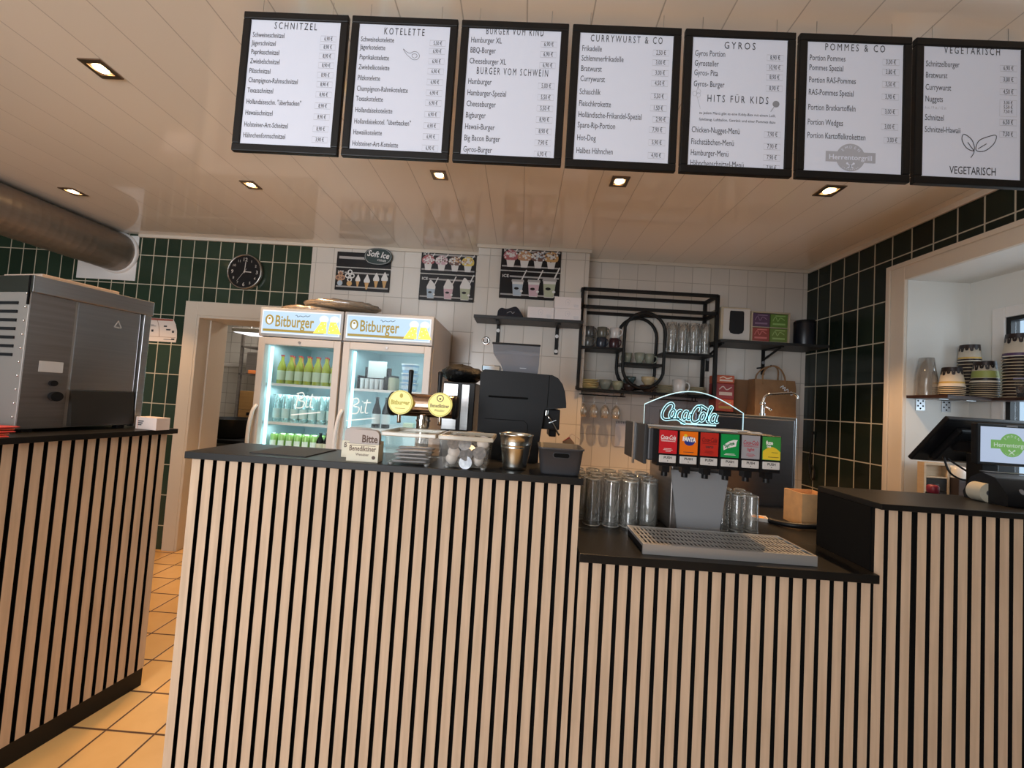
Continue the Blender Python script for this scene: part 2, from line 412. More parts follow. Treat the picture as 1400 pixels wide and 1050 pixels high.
b = MB().box(-1.0195-(-.4095), -.1, .0, -1.0188-(-.4095), .12, 1.257); b.build('end_panel', oak, t)
xs = [.21+.04*k for k in range(22)]
counter('low middle counter section with pale wood slats, under the soda dispenser', .2055, 1.0835, WT, .026, xs, .2055, 1.0835)
xs = [1.086+.04*k+(.005 if k > 2 else 0) for k in range(30)]
t = counter('right counter section with pale wood slats, under the till', 1.084, 2.30, 1.265, .018, xs, 1.0837, 2.30)
# worktop running behind the raised fronts
b = MB().box(-1.0, 1.4205, WT-.03, 2.30, 1.98, WT)
tag(b.build('worktop', laminate, bevel=.002), 'black worktop behind the slatted counter front', 'worktop')
b = MB().box(-1.0, 1.45, 0, .83, 1.95, WT-.031).box(1.45, 1.45, 0, 2.3, 1.95, WT-.031)
tag(b.build('base_cabinet', black_plastic), 'dark base cabinet hidden under the worktop behind the counter', 'cabinet')

TH = -.2014
t = thing('slatted_counter', 'separate slatted counter on the far left carrying the steel oven', 'counter', (-1.761, 1.904, 0), TH)
b = MB().box(-.62, -2.1, 0, -.012, 0, 1.226); b.build('body', black_felt, t)
b = MB()
for k in range(50): b.box(-.0125, -.027-.04*k, .085, 0, -.04*k, 1.225, 1); b.m[-3] = 0
b.build('slat_cladding', [oak, black_felt], t)
b = MB().box(-.011, -2.1, 0, -.003, -.001, .084); b.build('plinth', black_plastic, t)
b = MB().box(-.62, -2.1, 1.226, .028, .03, 1.25); b.build('ledge_top', laminate, t, bevel=.0015)
# ------------------------------------------------------------------ menu boards
frame_black = mat('black snap frame', (.008, .0075, .0075), .4, spec=.25)
MY = 1.22; MP = .3682; MX0 = -1.0095; MW, MH = .356, .482; FW = .0255
IW, IH = MW-2*FW, MH-2*FW
def mrow(b, v, left, price, boxed=True, size=.0215, k=.62, pu=.875):
    z = IH*(.5-v)
    x0 = -IW/2+.008
    if left: b.text(left, x0, z-.0078, 0, size*1.25, k*.97, m=0)
    if price:
        px = -IW/2+IW*pu; b.text(price+' €', px, z-.0105, 0, size*.95, k*.92, 'c', 0)
        if boxed:
            h, q = .0098, .0262
            b.stroke([(px-q, z-.0045-h), (px+q, z-.0045-h), (px+q, z-.0045+h), (px-q, z-.0045+h)], .0009, 0, 1, True)
def title(b, v, s, width, size=.034): b.text(s, 0, IH*(.5-v)-.012, 0, size, align='c', space=1.45, width=width)
def emblem(b, cx, cz, r, m, mw):
    b.disc(cx, cz, r, 0, m, 32); b.rect(cx-r*1.72, cz-r*.34, cx+r*1.72, cz+r*.40, -.0002, m)
    b.text('Herrentorgrill', cx, cz-r*.17, -.0005, r*.50, align='c', m=mw, width=r*2.95, bold=.015)
    for i, c in enumerate('EMDEN'):
        a = math.radians(90+44-22*i); b.text(c, cx+math.cos(a)*r*.70, cz+math.sin(a)*r*.70-.002, -.0005, r*.28, align='c', m=mw, ang=a-PI/2)
    for s in (-1, 1):
        b.stroke([(cx-s*r*.2, cz-r*.46), (cx+s*r*.2, cz-r*.78)], r*.075, -.0005, mw)
        b.disc(cx-s*r*.22, cz-r*.44, r*.08, -.0006, mw, 10)
    for i in range(9):
        a = math.radians(-90-36+9*i); b.disc(cx+math.cos(a)*r*.88, cz+math.sin(a)*r*.88, r*.03, -.0005, mw, 6)
def lines(pts, sx, cx, cz): return [(cx+p[0]*sx, cz+p[1]*sx) for p in pts]
MENUS = [
 ('schnitzel prices, first board from the left', [(.04, 'SCHNITZEL', .145)],
  [(.123,'Schweineschnitzel','6,90'),(.19,'Jägerschnitzel','8,90'),(.262,'Paprikaschnitzel','8,90'),(.337,'Zwiebelschnitzel','8,90'),(.415,'Pilzschnitzel','8,90'),
   (.49,'Champignon-Rahmschnitzel','8,90'),(.572,'Texasschnitzel','8,90'),(.662,'Hollandaiseschn. "überbacken"','8,90'),(.75,'Hawaiischnitzel','8,90'),(.845,'Holsteiner-Art-Schnitzel','8,90'),(.93,'Hähnchenformschnitzel','3,90')], .0200),
 ('chop prices and a small chop drawing', [(.05, 'KOTELETTE', .135)],
  [(.123,'Schweinekotelette','5,50'),(.187,'Jägerkotelette','6,90'),(.268,'Paprikakotelette','6,90'),(.348,'Zwiebelkotelette','6,90'),(.434,'Pilzkotelette','6,90'),(.52,'Champignon-Rahmkotelette','6,90'),
   (.60,'Texaskotelette','6,90'),(.69,'Hollandaisekotelette','6,90'),(.78,'Hollandaisekotel. "überbacken"','6,90'),(.866,'Hawaiikotelette','6,90'),(.955,'Holsteiner-Art-Kotelette','6,90')], .0200),
 ('burger prices in two blocks', [(.015, 'BURGER VOM RIND', .19), (.335, 'BURGER VOM SCHWEIN', .235)],
  [(.096,'Hamburger XL','6,90'),(.177,'BBQ-Burger','6,90'),(.264,'Cheeseburger XL','6,90'),(.427,'Hamburger','5,00'),(.517,'Hamburger-Spezial','5,50'),(.604,'Cheeseburger','5,50'),(.693,'Bigburger','8,90'),
   (.784,'Hawaii-Burger','8,90'),(.873,'Big Bacon Burger','7,90'),(.962,'Gyros-Burger','6,90')], .0225),
 ('sausage prices, fourth board from the left', [(.04, 'CURRYWURST & CO', .235)],
  [(.128,'Frikadelle','2,50'),(.205,'Schlemmerfrikadelle','3,00'),(.287,'Bratwurst','3,00'),(.368,'Currywurst','4,50'),(.47,'Schaschlik','5,50'),(.563,'Fleischkrokette','1,50'),(.65,'Holländische-Frikandel-Spezial','2,90'),
   (.732,'Spare-Rip-Portion','7,90'),(.83,'Hot-Dog','5,90'),(.93,'Halbes Hähnchen','4,90')], .0225),
 ('gyros prices above a block of kids meals', [(.055, 'GYROS', .10), (.475, 'HITS FÜR KIDS', .195)],
  [(.13,'Gyros Portion','8,90'),(.208,'Gyrosteller','10,90'),(.283,'Gyros- Pita','8,90'),(.37,'Gyros- Burger','8,90'),(.727,'Chicken-Nugget-Menü','7,90'),(.82,'Fischstäbchen-Menü','7,90'),(.905,'Hamburger-Menü','7,90'),(.985,'Hähnchenschnitzel-Menü','7,90')], .0225),
 ('chips prices above a round grey grill emblem', [(.035, 'POMMES & CO', .19)],
  [(.128,'Portion Pommes','3,00'),(.205,'Pommes Spezial','3,80'),(.30,'Portion RAS-Pommes','3,50'),(.397,'RAS-Pommes Spezial','3,90'),(.513,'Portion Bratkartoffeln','3,00'),(.628,'Portion Wedges','3,00'),(.73,'Portion Kartoffelkroketten','3,00')], .0225),
 ('vegetarian prices and a two-leaf drawing, at the right end', [(.022, 'VEGETARISCH', .175)],
  [(.138,'Schnitzelburger','6,90'),(.226,'Bratwurst','3,00'),(.32,'Currywurst','4,50'),(.41,'Nuggets',None),(.553,'Schnitzel','6,50'),(.644,'Schnitzel-Hawaii','7,50')], .0225)]
for i, (lb, titles, rows, sz) in enumerate(MENUS):
    zc = 1.5+(1.263+.7)/2*0+ (2.747+2.2685)/2-1.5
    t = thing('menu_board', 'black-framed menu board with '+lb, 'menu board', (MX0+MW/2+MP*i+.001, MY, 2.5095), 0, 'menu boards hanging over the counter')
    h, q = MH/2, MW/2
    b = MB()
    for x0, z0, x1, z1 in ((-q, h-FW, q, h), (-q, -h, q, -h+FW), (-q, -h+FW, -q+FW, h-FW), (q-FW, -h+FW, q, h-FW)): b.box(x0, -.004, z0, x1, .012, z1)
    b.build('frame', frame_black, t, bevel=.003)
    b = MB().box(-q+.004, .0008, -h+.004, q-.004, .011, h-.004); b.build('sheet', paper, t, loc=(0, 0, 0))
    b = MB()
    for v, s, wd in titles: title(b, v, s, wd)
    for v, l, p in rows: mrow(b, v, l, p, not (l == 'Nuggets'), sz, pu=.905 if l.startswith(('Holländische', 'Portion Kartoffelk')) else .875)
    if i == 4:
        b.text('zu jedem Menü gibt es eine Kiddy-Box mit einem Lolli,', 0, IH*(.5-.592)-.004, 0, .0125, align='c', width=IW*.80)
        b.text('Spielzeug, Luftballon, Getränk und einer Pommes dazu', 0, IH*(.5-.642)-.004, 0, .0125, align='c', width=IW*.80)
        x, z = -IW*.43, IH*(.5-.445)
        for dx, dz in ((-.008, 0), (.004, .008), (.004, -.004)): b.stroke(catmull([(x+dx+.007*math.cos(a), z+dz+.008*math.sin(a)) for a in (0, 1.26, 2.5, 3.8, 5)], 4, True), .0009, 0, 1, True)
        b.stroke([(x, z-.01), (x+.012, z-.05)], .001, 0, 1)
        x, z = IW*.40, IH*(.5-.50)
        b.disc(x, z, .011, 0, 2, 16); b.stroke([(x-.006, z-.01), (x-.016, z-.026)], .0025, 0, 1)
    if i == 1:
        x, z = IW*.10, IH*(.5-.235)
        for cl, pts in ((True, [(-.030,.020),(-.018,.010),(-.006,.006),(.006,.012),(.018,.010),(.026,-.002),(.020,-.014),(.006,-.016),(-.006,-.008),(-.018,.002)]), (True, [(.002,.002),(.014,.004),(.018,-.004),(.010,-.010),(.002,-.006)])):
            b.stroke(catmull([(x+p[0], z+p[1]) for p in pts], 4, cl), .0011, 0, 0, cl)
    if i == 6:
        for k, p in enumerate(('3,00', '5,50', '7,50')):
            b.text(p+' €', IW*.375, IH*(.5-.41)-.006-.0145*k, 0, .0155, .7, 'c', 0)
        px, z = IW*.375, IH*(.5-.43)-.006
        b.stroke([(px-.0262, z-.032), (px+.0262, z-.032), (px+.0262, z+.022), (px-.0262, z+.022)], .0008, 0, 1, True)
        b.text('6 st. / 9 st. / 12 st', -IW/2+.008, IH*(.5-.472)-.005, 0, .013, .72, m=1)
        cx, cz = IW*.04, IH*(.5-.76)
        for pts in ([(-.004,-.013),(-.026,-.004),(-.040,.022),(-.034,.040),(-.012,.026),(-.002,.004)], [(.004,-.010),(.012,.020),(.042,.036),(.066,.040),(.058,.012),(.030,-.012)]):
            b.stroke(catmull([(cx+p[0], cz+p[1]) for p in pts], 5, True), .0024, 0, 0, True)
        b.stroke(catmull([(cx-.022,.014+cz),(cx-.012,.0+cz),(cx-.002,-.016+cz),(cx-.012,-.036+cz)], 5), .0024, 0, 0)
        b.stroke([(cx+.010,-.006+cz),(cx+.036,.012+cz)], .0024, 0, 0)
        b.text('VEGETARISCH', IW*.02, IH*(.5-.945)-.011, 0, .036, align='c', width=IW*.47, bold=.004)
    b.build('lettering', [ink, box_line, ink_grey], t, loc=(0, .0002, 0))
    if i == 5:
        b = MB(); emblem(b, -IW*.02, IH*(.5-.885), .0455, 0, 1); b.build('emblem', [box_line, paper], t, loc=(0, .0001, 0))
    b = MB()
    for sx in (-1, 1): b.tube([(sx*.12, .006, h-.005), (sx*.12, .006, CEIL-2.5095)], .0006, 0, 6)
    b.build('hanging_wire', steel, t)

# ------------------------------------------------------------------ left: oven, duct, things on the left counter
R_ = Matrix.Rotation(TH, 4, 'Z')
OV = Vector((-1.982, 1.478, 1.251))
t = thing('steel_oven', 'big brushed steel oven standing on the left counter', 'oven', OV, TH)
W_, D_, H_ = .412, .62, .63     # length along local +y (away), depth along local -x, height
b = MB().box(-D_, .0, .012, 0, W_-.03, H_-.06); b.build('casing', mat('lit casing steel', (.42, .39, .36), .45, .5), t, bevel=.003)
b = MB().box(-D_, -.002, H_-.07, .018, W_+.012, H_-.0); b.build('top_lip', steel, t, bevel=.003)
b = MB().box(.0005, .145, .175, .006, W_-.034, H_-.072); b.build('front_panel', steel, t, bevel=.002)
b = MB().box(.0005, .002, .012, .004, .138, H_-.072); b.build('control_panel', dark_steel, t, bevel=.001)
b = MB().prism([(.0005, .02), (.0005, .172), (.012, .172), (.03, .02)], .15, W_-.034, 0, 'y'); b.build('recess_shade', mat('dark recess steel', (.05, .045, .04), .35, .5), t)  # dark wedge in place of the recess; its shade is in the colour
b = MB().box(-.02, W_-.029, .005, .024, W_, H_-.072); b.build('side_flange', steel, t, bevel=.002)
b = MB().box(.0042, .045, .245, .0052, .118, .29)
b.build('rating_plate', mat('silver plate', (.62, .62, .62), .5), t)
b = MB().cyl((.0042, .09, .20), .012, .014, 0, 16, 'x').cyl((.0042, .10, .145), .02, .02, 0, 16, 'x'); b.build('control_knob', black_plastic, t)
b = MB()
for k in range(10): b.ball((-.015, -.001, .06+.055*k), .005, 0, 8)
b.build('rivets', chrome, t)
b = MB()
for k in range(7): b.box(-.30, -.004, .30+.035*k, -.06, -.0005, .312+.035*k)
b.build('vent_slots', matte_black, t)
b = MB().box(-.009, -.004, H_-.12, .0, -.0005, H_-.002); b.build('corner_gap', black_felt, t)
b = MB()
for dy in (-1, 1): b.add([(.0065, .29+dy*.016, .475), (.0065, .29+dy*.012, .475), (.0065, .29, .502), (.0065, .29, .51)], [(0, 1, 2, 3)])
b.add([(.0065, .278, .474), (.0065, .302, .474), (.0065, .302, .477), (.0065, .278, .477)], [(0, 1, 2, 3)])
b.build('emblem', white_plastic, t)
b = MB().box(-D_, .02, -.0005, -D_+.03, .05, .012).box(-.03, .02, -.0005, 0, .05, .012).box(-D_, .33, -.0005, -D_+.03, .36, .012).box(-.03, .33, -.0005, 0, .36, .012); b.build('foot', black_plastic, t)
p = OV+R_ @ Vector((-.19, .22, H_))
tag(MB().box(-.14, -.15, 0, .10, .12, .030).build('flat_box', mat('pinkish card', (.40, .32, .27), .7), None, p, TH, .002), 'flat pale cardboard box lying on top of the steel oven', 'box')

t = thing('exhaust_duct', 'thick silver exhaust duct running under the ceiling on the left', 'duct', (-3.735, YB, 2.615))
duct_m = mat('aluminium duct', (.34, .29, .25), .42, .7, noise=((40, 6, 40), .4, (.26, .22, .19)))
prof = []
for k in range(60):
    y = -.02-.055*k; prof += [(.172, y), (.1745, y-.02), (.1745, y-.035)]
MB().lathe(prof, (0, 0, 0), 40, 0, 'y').build('pipe', duct_m, t)
MB().lathe([(.19, -.006), (.19, -.028), (.172, -.028)], (0, 0, 0), 40, 0, 'y').build('end_collar', white_plastic, t)
b = MB()
for y in (-.6, -2.2): b.box(-.012, y, .17, .012, y+.02, CEIL-2.615)
b.build('hanger', dark_steel, t)
tag(MB().box(-.275, -.006, -.215, .275, 0, .2).build('duct_cover_panel', white_plastic, None, (-3.835, YB, 2.582), 0, .002), 'white panel on the green wall around the end of the duct', 'panel')

# red leaflets, fanned on the near end of the counter
red = [mat('red leaflet', (.62, .06, .05), .5), mat('orange red leaflet', (.72, .16, .07), .5)]
for k in range(5):
    p = Vector((-1.965-.012*(k % 2), 1.31+.004*k, 1.25+.0075*k))
    o = MB().box(-.16, -.12, 0, .075, .10, .0045).build('folded_leaflet', red[k % 2], None, p, TH+(.10*(k-2)), .001)
    tag(o, ['red folded leaflet at the bottom of the pile on the left counter', 'orange folded leaflet second from the bottom of the pile', 'red folded leaflet in the middle of the pile on the left counter',
            'orange folded leaflet second from the top of the pile', 'red folded leaflet on top of the pile beside the oven'][k], 'leaflet', 'leaflets piled by the steel oven')
t = thing('card_box', 'small white card box at the far end of the left counter', 'box', (-1.787, 1.85, 1.25), TH)
MB().box(-.065, -.03, 0, .065, .03, .058).build('box_body', mat('pinkish white card', (.72, .62, .58), .6), t, bevel=.001)
b = MB()
for k in range(3): b.rect(-.05, .036-.009*k, -.05+.035-.006*k, .041-.009*k, -.0306)
b.rect(-.066+.012, .002, -.05, .056, -.0305, 1); b.build('print', [ink, mat('salmon print', (.7, .4, .33), .6)], t)

# ------------------------------------------------------------------ back wall: notice, clock, posters
t = thing('wall_notice', 'white illustrated notice sheet stuck on the green tiled wall left of the door', 'notice', (-3.27, YB-.003, 1.935))
b = MB().flat([(-.16, -.105), (.145, -.105), (.15, -.06), (.145, .0), (.128, .06), (.10, .105), (-.16, .105)], 0); b.build('sheet', mat('pinkish paper', (.75, .66, .60), .7), t)
b = MB(); b.rect(-.155, .085, .10, .103, -.0006, 0)
b.stroke(catmull([(-.05, .10), (-.03, .05), (-.018, 0), (-.013, -.06)], 5), .006, -.0006, 1)
for x, z, wd, h in ((.02, .03, .03, .012), (.045, .0, .04, .012), (.10, -.02, .02, .02), (-.09, -.02, .02, .02), (-.1, .04, .03, .004), (-.1, .03, .05, .004), (.10, -.085, .03, .014), (.03, -.085, .07, .005)): b.rect(x, z, x+wd, z+h, -.0007, 2)
b.stroke([(-.155, -.062), (.14, -.062)], .004, -.0006, 1)
b.build('print', [mat('dark red print', (.35, .10, .07), .6), mat('brown print', (.40, .28, .22), .6), ink], t)

t = thing('wall_clock', 'round black wall clock with pale numerals on the green tiles', 'clock', (-2.538, YB, 2.50))
MB().cyl((0, -.03, 0), .152, .029, 0, 40, 'y').build('case', black_plastic, t)
MB().lathe([(.157, -.004), (.159, -.034), (.15, -.04), (.144, -.0335), (.144, -.031)], (0, 0, 0), 48, 0, 'y').build('rim', mat('dark chrome rim', (.35, .33, .3), .25, .9), t)
b = MB()
for k in range(1, 13):
    a = PI/2-k*PI/6; big = k % 3 == 0
    b.text(str(k), .112*math.cos(a), .112*math.sin(a)-(.017 if big else .012), -.0305, .046 if big else .032, align='c', bold=.01 if big else 0)
b.build('numerals', mat('pale numerals', (.55, .50, .45), .5), t)
hand = mat('pale hand', (.60, .55, .50), .4)
MB().stroke([(-.008, 0), (.062, -.002)], .007, -.0325).build('hour_hand', hand, t)
MB().stroke([(0, -.012), (.006, .088)], .006, -.0335).build('minute_hand', hand, t)
MB().stroke([(.018, .026), (-.06, -.085)], .0025, -.0345).disc(0, 0, .006, -.0348, 0, 12).build('second_hand', hand, t)

pk = mat('poster black', (.013, .012, .013), .4, spec=.25)
pw = mat('poster white', (.74, .72, .70), .5); pst = mat('poster grey stripe', (.40, .38, .37), .5)
PC = {n: mat('poster '+n, c, .5) for n, c in dict(cone=(.62, .36, .14), red=(.42, .12, .13), pink=(.62, .42, .47), brown=(.17, .09, .07), yellow=(.75, .58, .14), green=(.44, .47, .33), blue=(.42, .50, .58), orange=(.50, .28, .16)).items()}
PML = [pk, pw, pst]+list(PC.values()); PI_ = {n: i+3 for i, n in enumerate(PC)}
def cup(b, x, z, s, fill, top=None, tall=1.0, straw=True):
    """printed cup: base at z; s = height"""
    w0, w1 = .17*s, .235*s
    b.flat([(x-w0, z), (x+w0, z), (x+w1, z+s*.62*tall), (x-w1, z+s*.62*tall)], -.0006, 1)
    if fill != 'white': b.flat([(x-w0*.95, z+.02*s), (x+w0*.95, z+.02*s), (x+w1*.95, z+s*.5*tall), (x-w1*.95, z+s*.5*tall)], -.0008, PI_[fill])
    b.disc(x-.04*s, z+s*.32, s*.10, -.0010, 0, 14, s*.055); b.disc(x+.17*s, z+s*.22, s*.06, -.0011, 1, 10, s*.05)
    if straw: b.stroke([(x+.12*s, z+.6*s), (x+.34*s, z+1.12*s)], .05*s, -.0005, 1)
    if top == 'cream':
        b.flat(catmull([(x-w1, z+.6*s), (x-w1*.75, z+.75*s), (x-.05*s, z+.98*s), (x+w1*.75, z+.75*s), (x+w1, z+.6*s)], 4), -.0007, 1)
    elif top == 'lid':
        b.flat([(x-w1*1.12, z+.6*s), (x+w1*1.12, z+.6*s), (x+w1*1.05, z+.70*s), (x-w1*1.05, z+.70*s)], -.0009, 2)
def sundae(b, x, z, s, c1, c2):
    w0, w1 = .16*s, .24*s
    b.flat([(x-w0, z), (x+w0, z), (x+w1, z+s*.45), (x-w1, z+s*.45)], -.0006, 1)
    b.stroke([(x+.15*s, z+.7*s), (x+.36*s, z+1.02*s)], .06*s, -.0005, 1)
    b.flat(catmull([(x-.25*s, z+.38*s), (x-.38*s, z+.55*s), (x-.31*s, z+.78*s), (x, z+.92*s), (x+.29*s, z+.78*s), (x+.36*s, z+.55*s), (x+.25*s, z+.38*s)], 4, True), -.0007, PI_[c1])
    rr = random.Random(int(x*1e4))
    for k in range(34):
        a = rr.uniform(0, 2*PI); q = rr.uniform(0, .36)*s
        b.disc(x+q*math.cos(a), z+.62*s+q*.75*math.sin(a), rr.uniform(.03, .07)*s, -.0009-.00001*k, [1, PI_[c2], 1][k % 3], 7)
def cone(b, x, z, s, kind=0):
    b.flat([(x-.05*s, z), (x+.05*s, z), (x+.15*s, z+.48*s), (x-.15*s, z+.48*s)], -.0006, PI_['cone'])
    b.flat(catmull([(x-.19*s, z+.45*s), (x-.20*s, z+.6*s), (x-.11*s, z+.8*s), (x, z+1.0*s), (x+.11*s, z+.8*s), (x+.20*s, z+.6*s), (x+.19*s, z+.45*s)], 4), -.0008, 1)
def poster(name, label, x0, z0, x1, z1, y, split, fn):
    t = thing(name, label, 'poster', ((x0+x1)/2, y, (z0+z1)/2)); hw, hh = (x1-x0)/2, (z1-z0)/2; zs = hh-split*2*hh
    for nm, a, c in (('upper_panel', zs+.006, hh), ('lower_panel', -hh, zs-.006)):
        b = MB().box(-hw, -.012, a, hw, 0, c); p = b.build(nm, pk, t, bevel=.001)
    b = MB(); fn(b, hw, hh, zs); b.build('printed_pictures', PML, t, loc=(0, -.0125, 0))
    return t
def stripes(b, hw, a, c):
    b.rect(-hw+.08, c-.050, hw-.01, c-.036, -.0002, 2); b.rect(-hw+.01, a+.025, hw-.01, a+.037, -.0002, 2)
    b.text('ICE', -hw+.018, c-.052, -.0003, .034, 1.1, m=1, bold=.02)
def f1(b, hw, hh, zs):
    b.rect(-hw+.02, zs+.075, hw-.01, zs+.098, -.0002, 2); stripes(b, hw, -hh, zs-.006)
    for k, (x, c) in enumerate(((-.20, 'orange'), (-.115, 'brown'))):
        for dx, dz in ((-.022, .09), (.022, .09), (0, .125), (0, .055)): b.disc(x+dx, -hh+.02+dz+.02*k, .022, -.0007, [PI_[c], 1][k], 14); b.disc(x+dx, -hh+.02+dz+.02*k, .012, -.0008, [PI_['brown'], 0][k], 12)
        b.disc(x, -hh+.06, .024, -.0009, PI_[['blue', 'cone'][k]], 14)
    for x, s, z in ((-.04, .11, .02), (.042, .135, .0), (.125, .135, .02), (.20, .145, .02)): cone(b, x, -hh+.015+z, s)
poster('menu_poster', 'wide dark poster of ice cream cones with an oval sign on its corner', -1.722, 2.392, -1.232, 2.737, YB-.001, .40, f1)
t = thing('oval_sign', 'small black oval soft ice sign on the cone poster', 'sign', (-1.345, YB-.0145, 2.705))
pts = [(.125*math.cos(2*PI*i/36), .085*math.sin(2*PI*i/36)*(1+.10*math.cos(4*PI*i/36))) for i in range(36)]
MB().prism(pts, -.016, 0).build('board', mat('sign dark green', (.012, .03, .028), .35), t)
b = MB(); b.stroke([(p[0]*.93, p[1]*.92) for p in pts], .004, -.0165, 1, True)
b.text('Soft Ice', 0, -.008, -.017, .075, align='c', width=.20, shear=.25, bold=.025, ang=-.10); b.text('CORNER', .035, -.045, -.017, .026, align='c', width=.08, bold=.01, ang=-.10)
b.build('lettering', [pw, pst], t)
def f2(b, hw, hh, zs):
    stripes(b, hw, zs+.006, hh); stripes(b, hw, -hh, zs-.006)
    for k, (x, c1, c2) in enumerate(((-.18, 'red', 'pink'), (-.06, 'pink', 'brown'), (.06, 'brown', 'cone'), (.175, 'yellow', 'orange'))): sundae(b, x, zs+.03, .15, c1, c2)
    for x, c, s in ((-.14, 'blue', .17), (.015, 'pink', .185), (.165, 'green', .205)): cup(b, x, -hh+.015, s, c, 'cream')
poster('menu_poster', 'dark poster of cream-topped cups in the middle, left of the pillar', -.962, 2.345, -.470, 2.802-.004, YB-.001, .475, f2)
def f3(b, hw, hh, zs):
    stripes(b, hw, zs+.006, hh); stripes(b, hw, -hh, zs-.006)
    for x, c1, c2 in ((-.17, 'red', 'pink'), (-.055, 'orange', 'cone'), (.06, 'brown', 'blue'), (.17, 'cone', 'brown')): sundae(b, x, zs+.03, .16, c1, c2)
    for x, c, s in ((-.10, 'blue', .20), (.035, 'pink', .205), (.165, 'green', .23)): cup(b, x, -hh+.02, s, c, 'lid')
poster('menu_poster', 'dark poster of sundaes and lidded cups on the white pillar', -.235, 2.354, .266, 2.798, PILY-.001, .475, f3)
# ------------------------------------------------------------------ two display fridges
fr_white = mat('fridge white', (.66, .62, .58), .35)
fr_inner = mat('fridge liner', (.62, .74, .76), .45)
sign_blue = mat('lit sign blue', (.10, .14, .18), .5, emit=(.52, .73, .92), es=.92)
sign_white = mat('lit sign white', (.2, .2, .2), .5, emit=(.80, .90, 1.0), es=.9)
sign_gold = mat('lit sign gold', (.12, .085, .02), .5, emit=(.40, .29, .045), es=.75)
sign_beer = mat('lit sign beer', (.9, .7, .1), .4, emit=(.85, .62, .07), es=.95)
sign_ink = mat('lit sign ink', (.05, .08, .12), .4, emit=(.05, .09, .14), es=.5)
led = mat('fridge light strip', (.7, .95, 1), .5, emit=(.62, .92, 1.0), es=1.5)
pen = mat('white glass lettering', (.85, .92, .92), .5, emit=(.6, .75, .75), es=.35)
def bit_script(b, y, m=0, s=1.0):
    for pts in ([(-.085, -.045), (-.075, .045)], [(-.085, .045), (-.05, .055), (-.04, .03), (-.07, .008), (-.035, -.002), (-.045, -.035), (-.08, -.04)],
                [(-.02, .01), (-.022, -.03), (-.005, -.028)], [(.012, .05), (.004, -.025), (.022, -.03)], [(-.01, .03), (.035, .034)], [(-.018, .035), (-.015, .04)]):
        b.stroke(catmull([(p[0]*s, p[1]*s) for p in pts], 5), .007*s, y, m)
    b.stroke([(-.11*s, -.085*s), (.07*s, -.058*s)], .007*s, y, m)
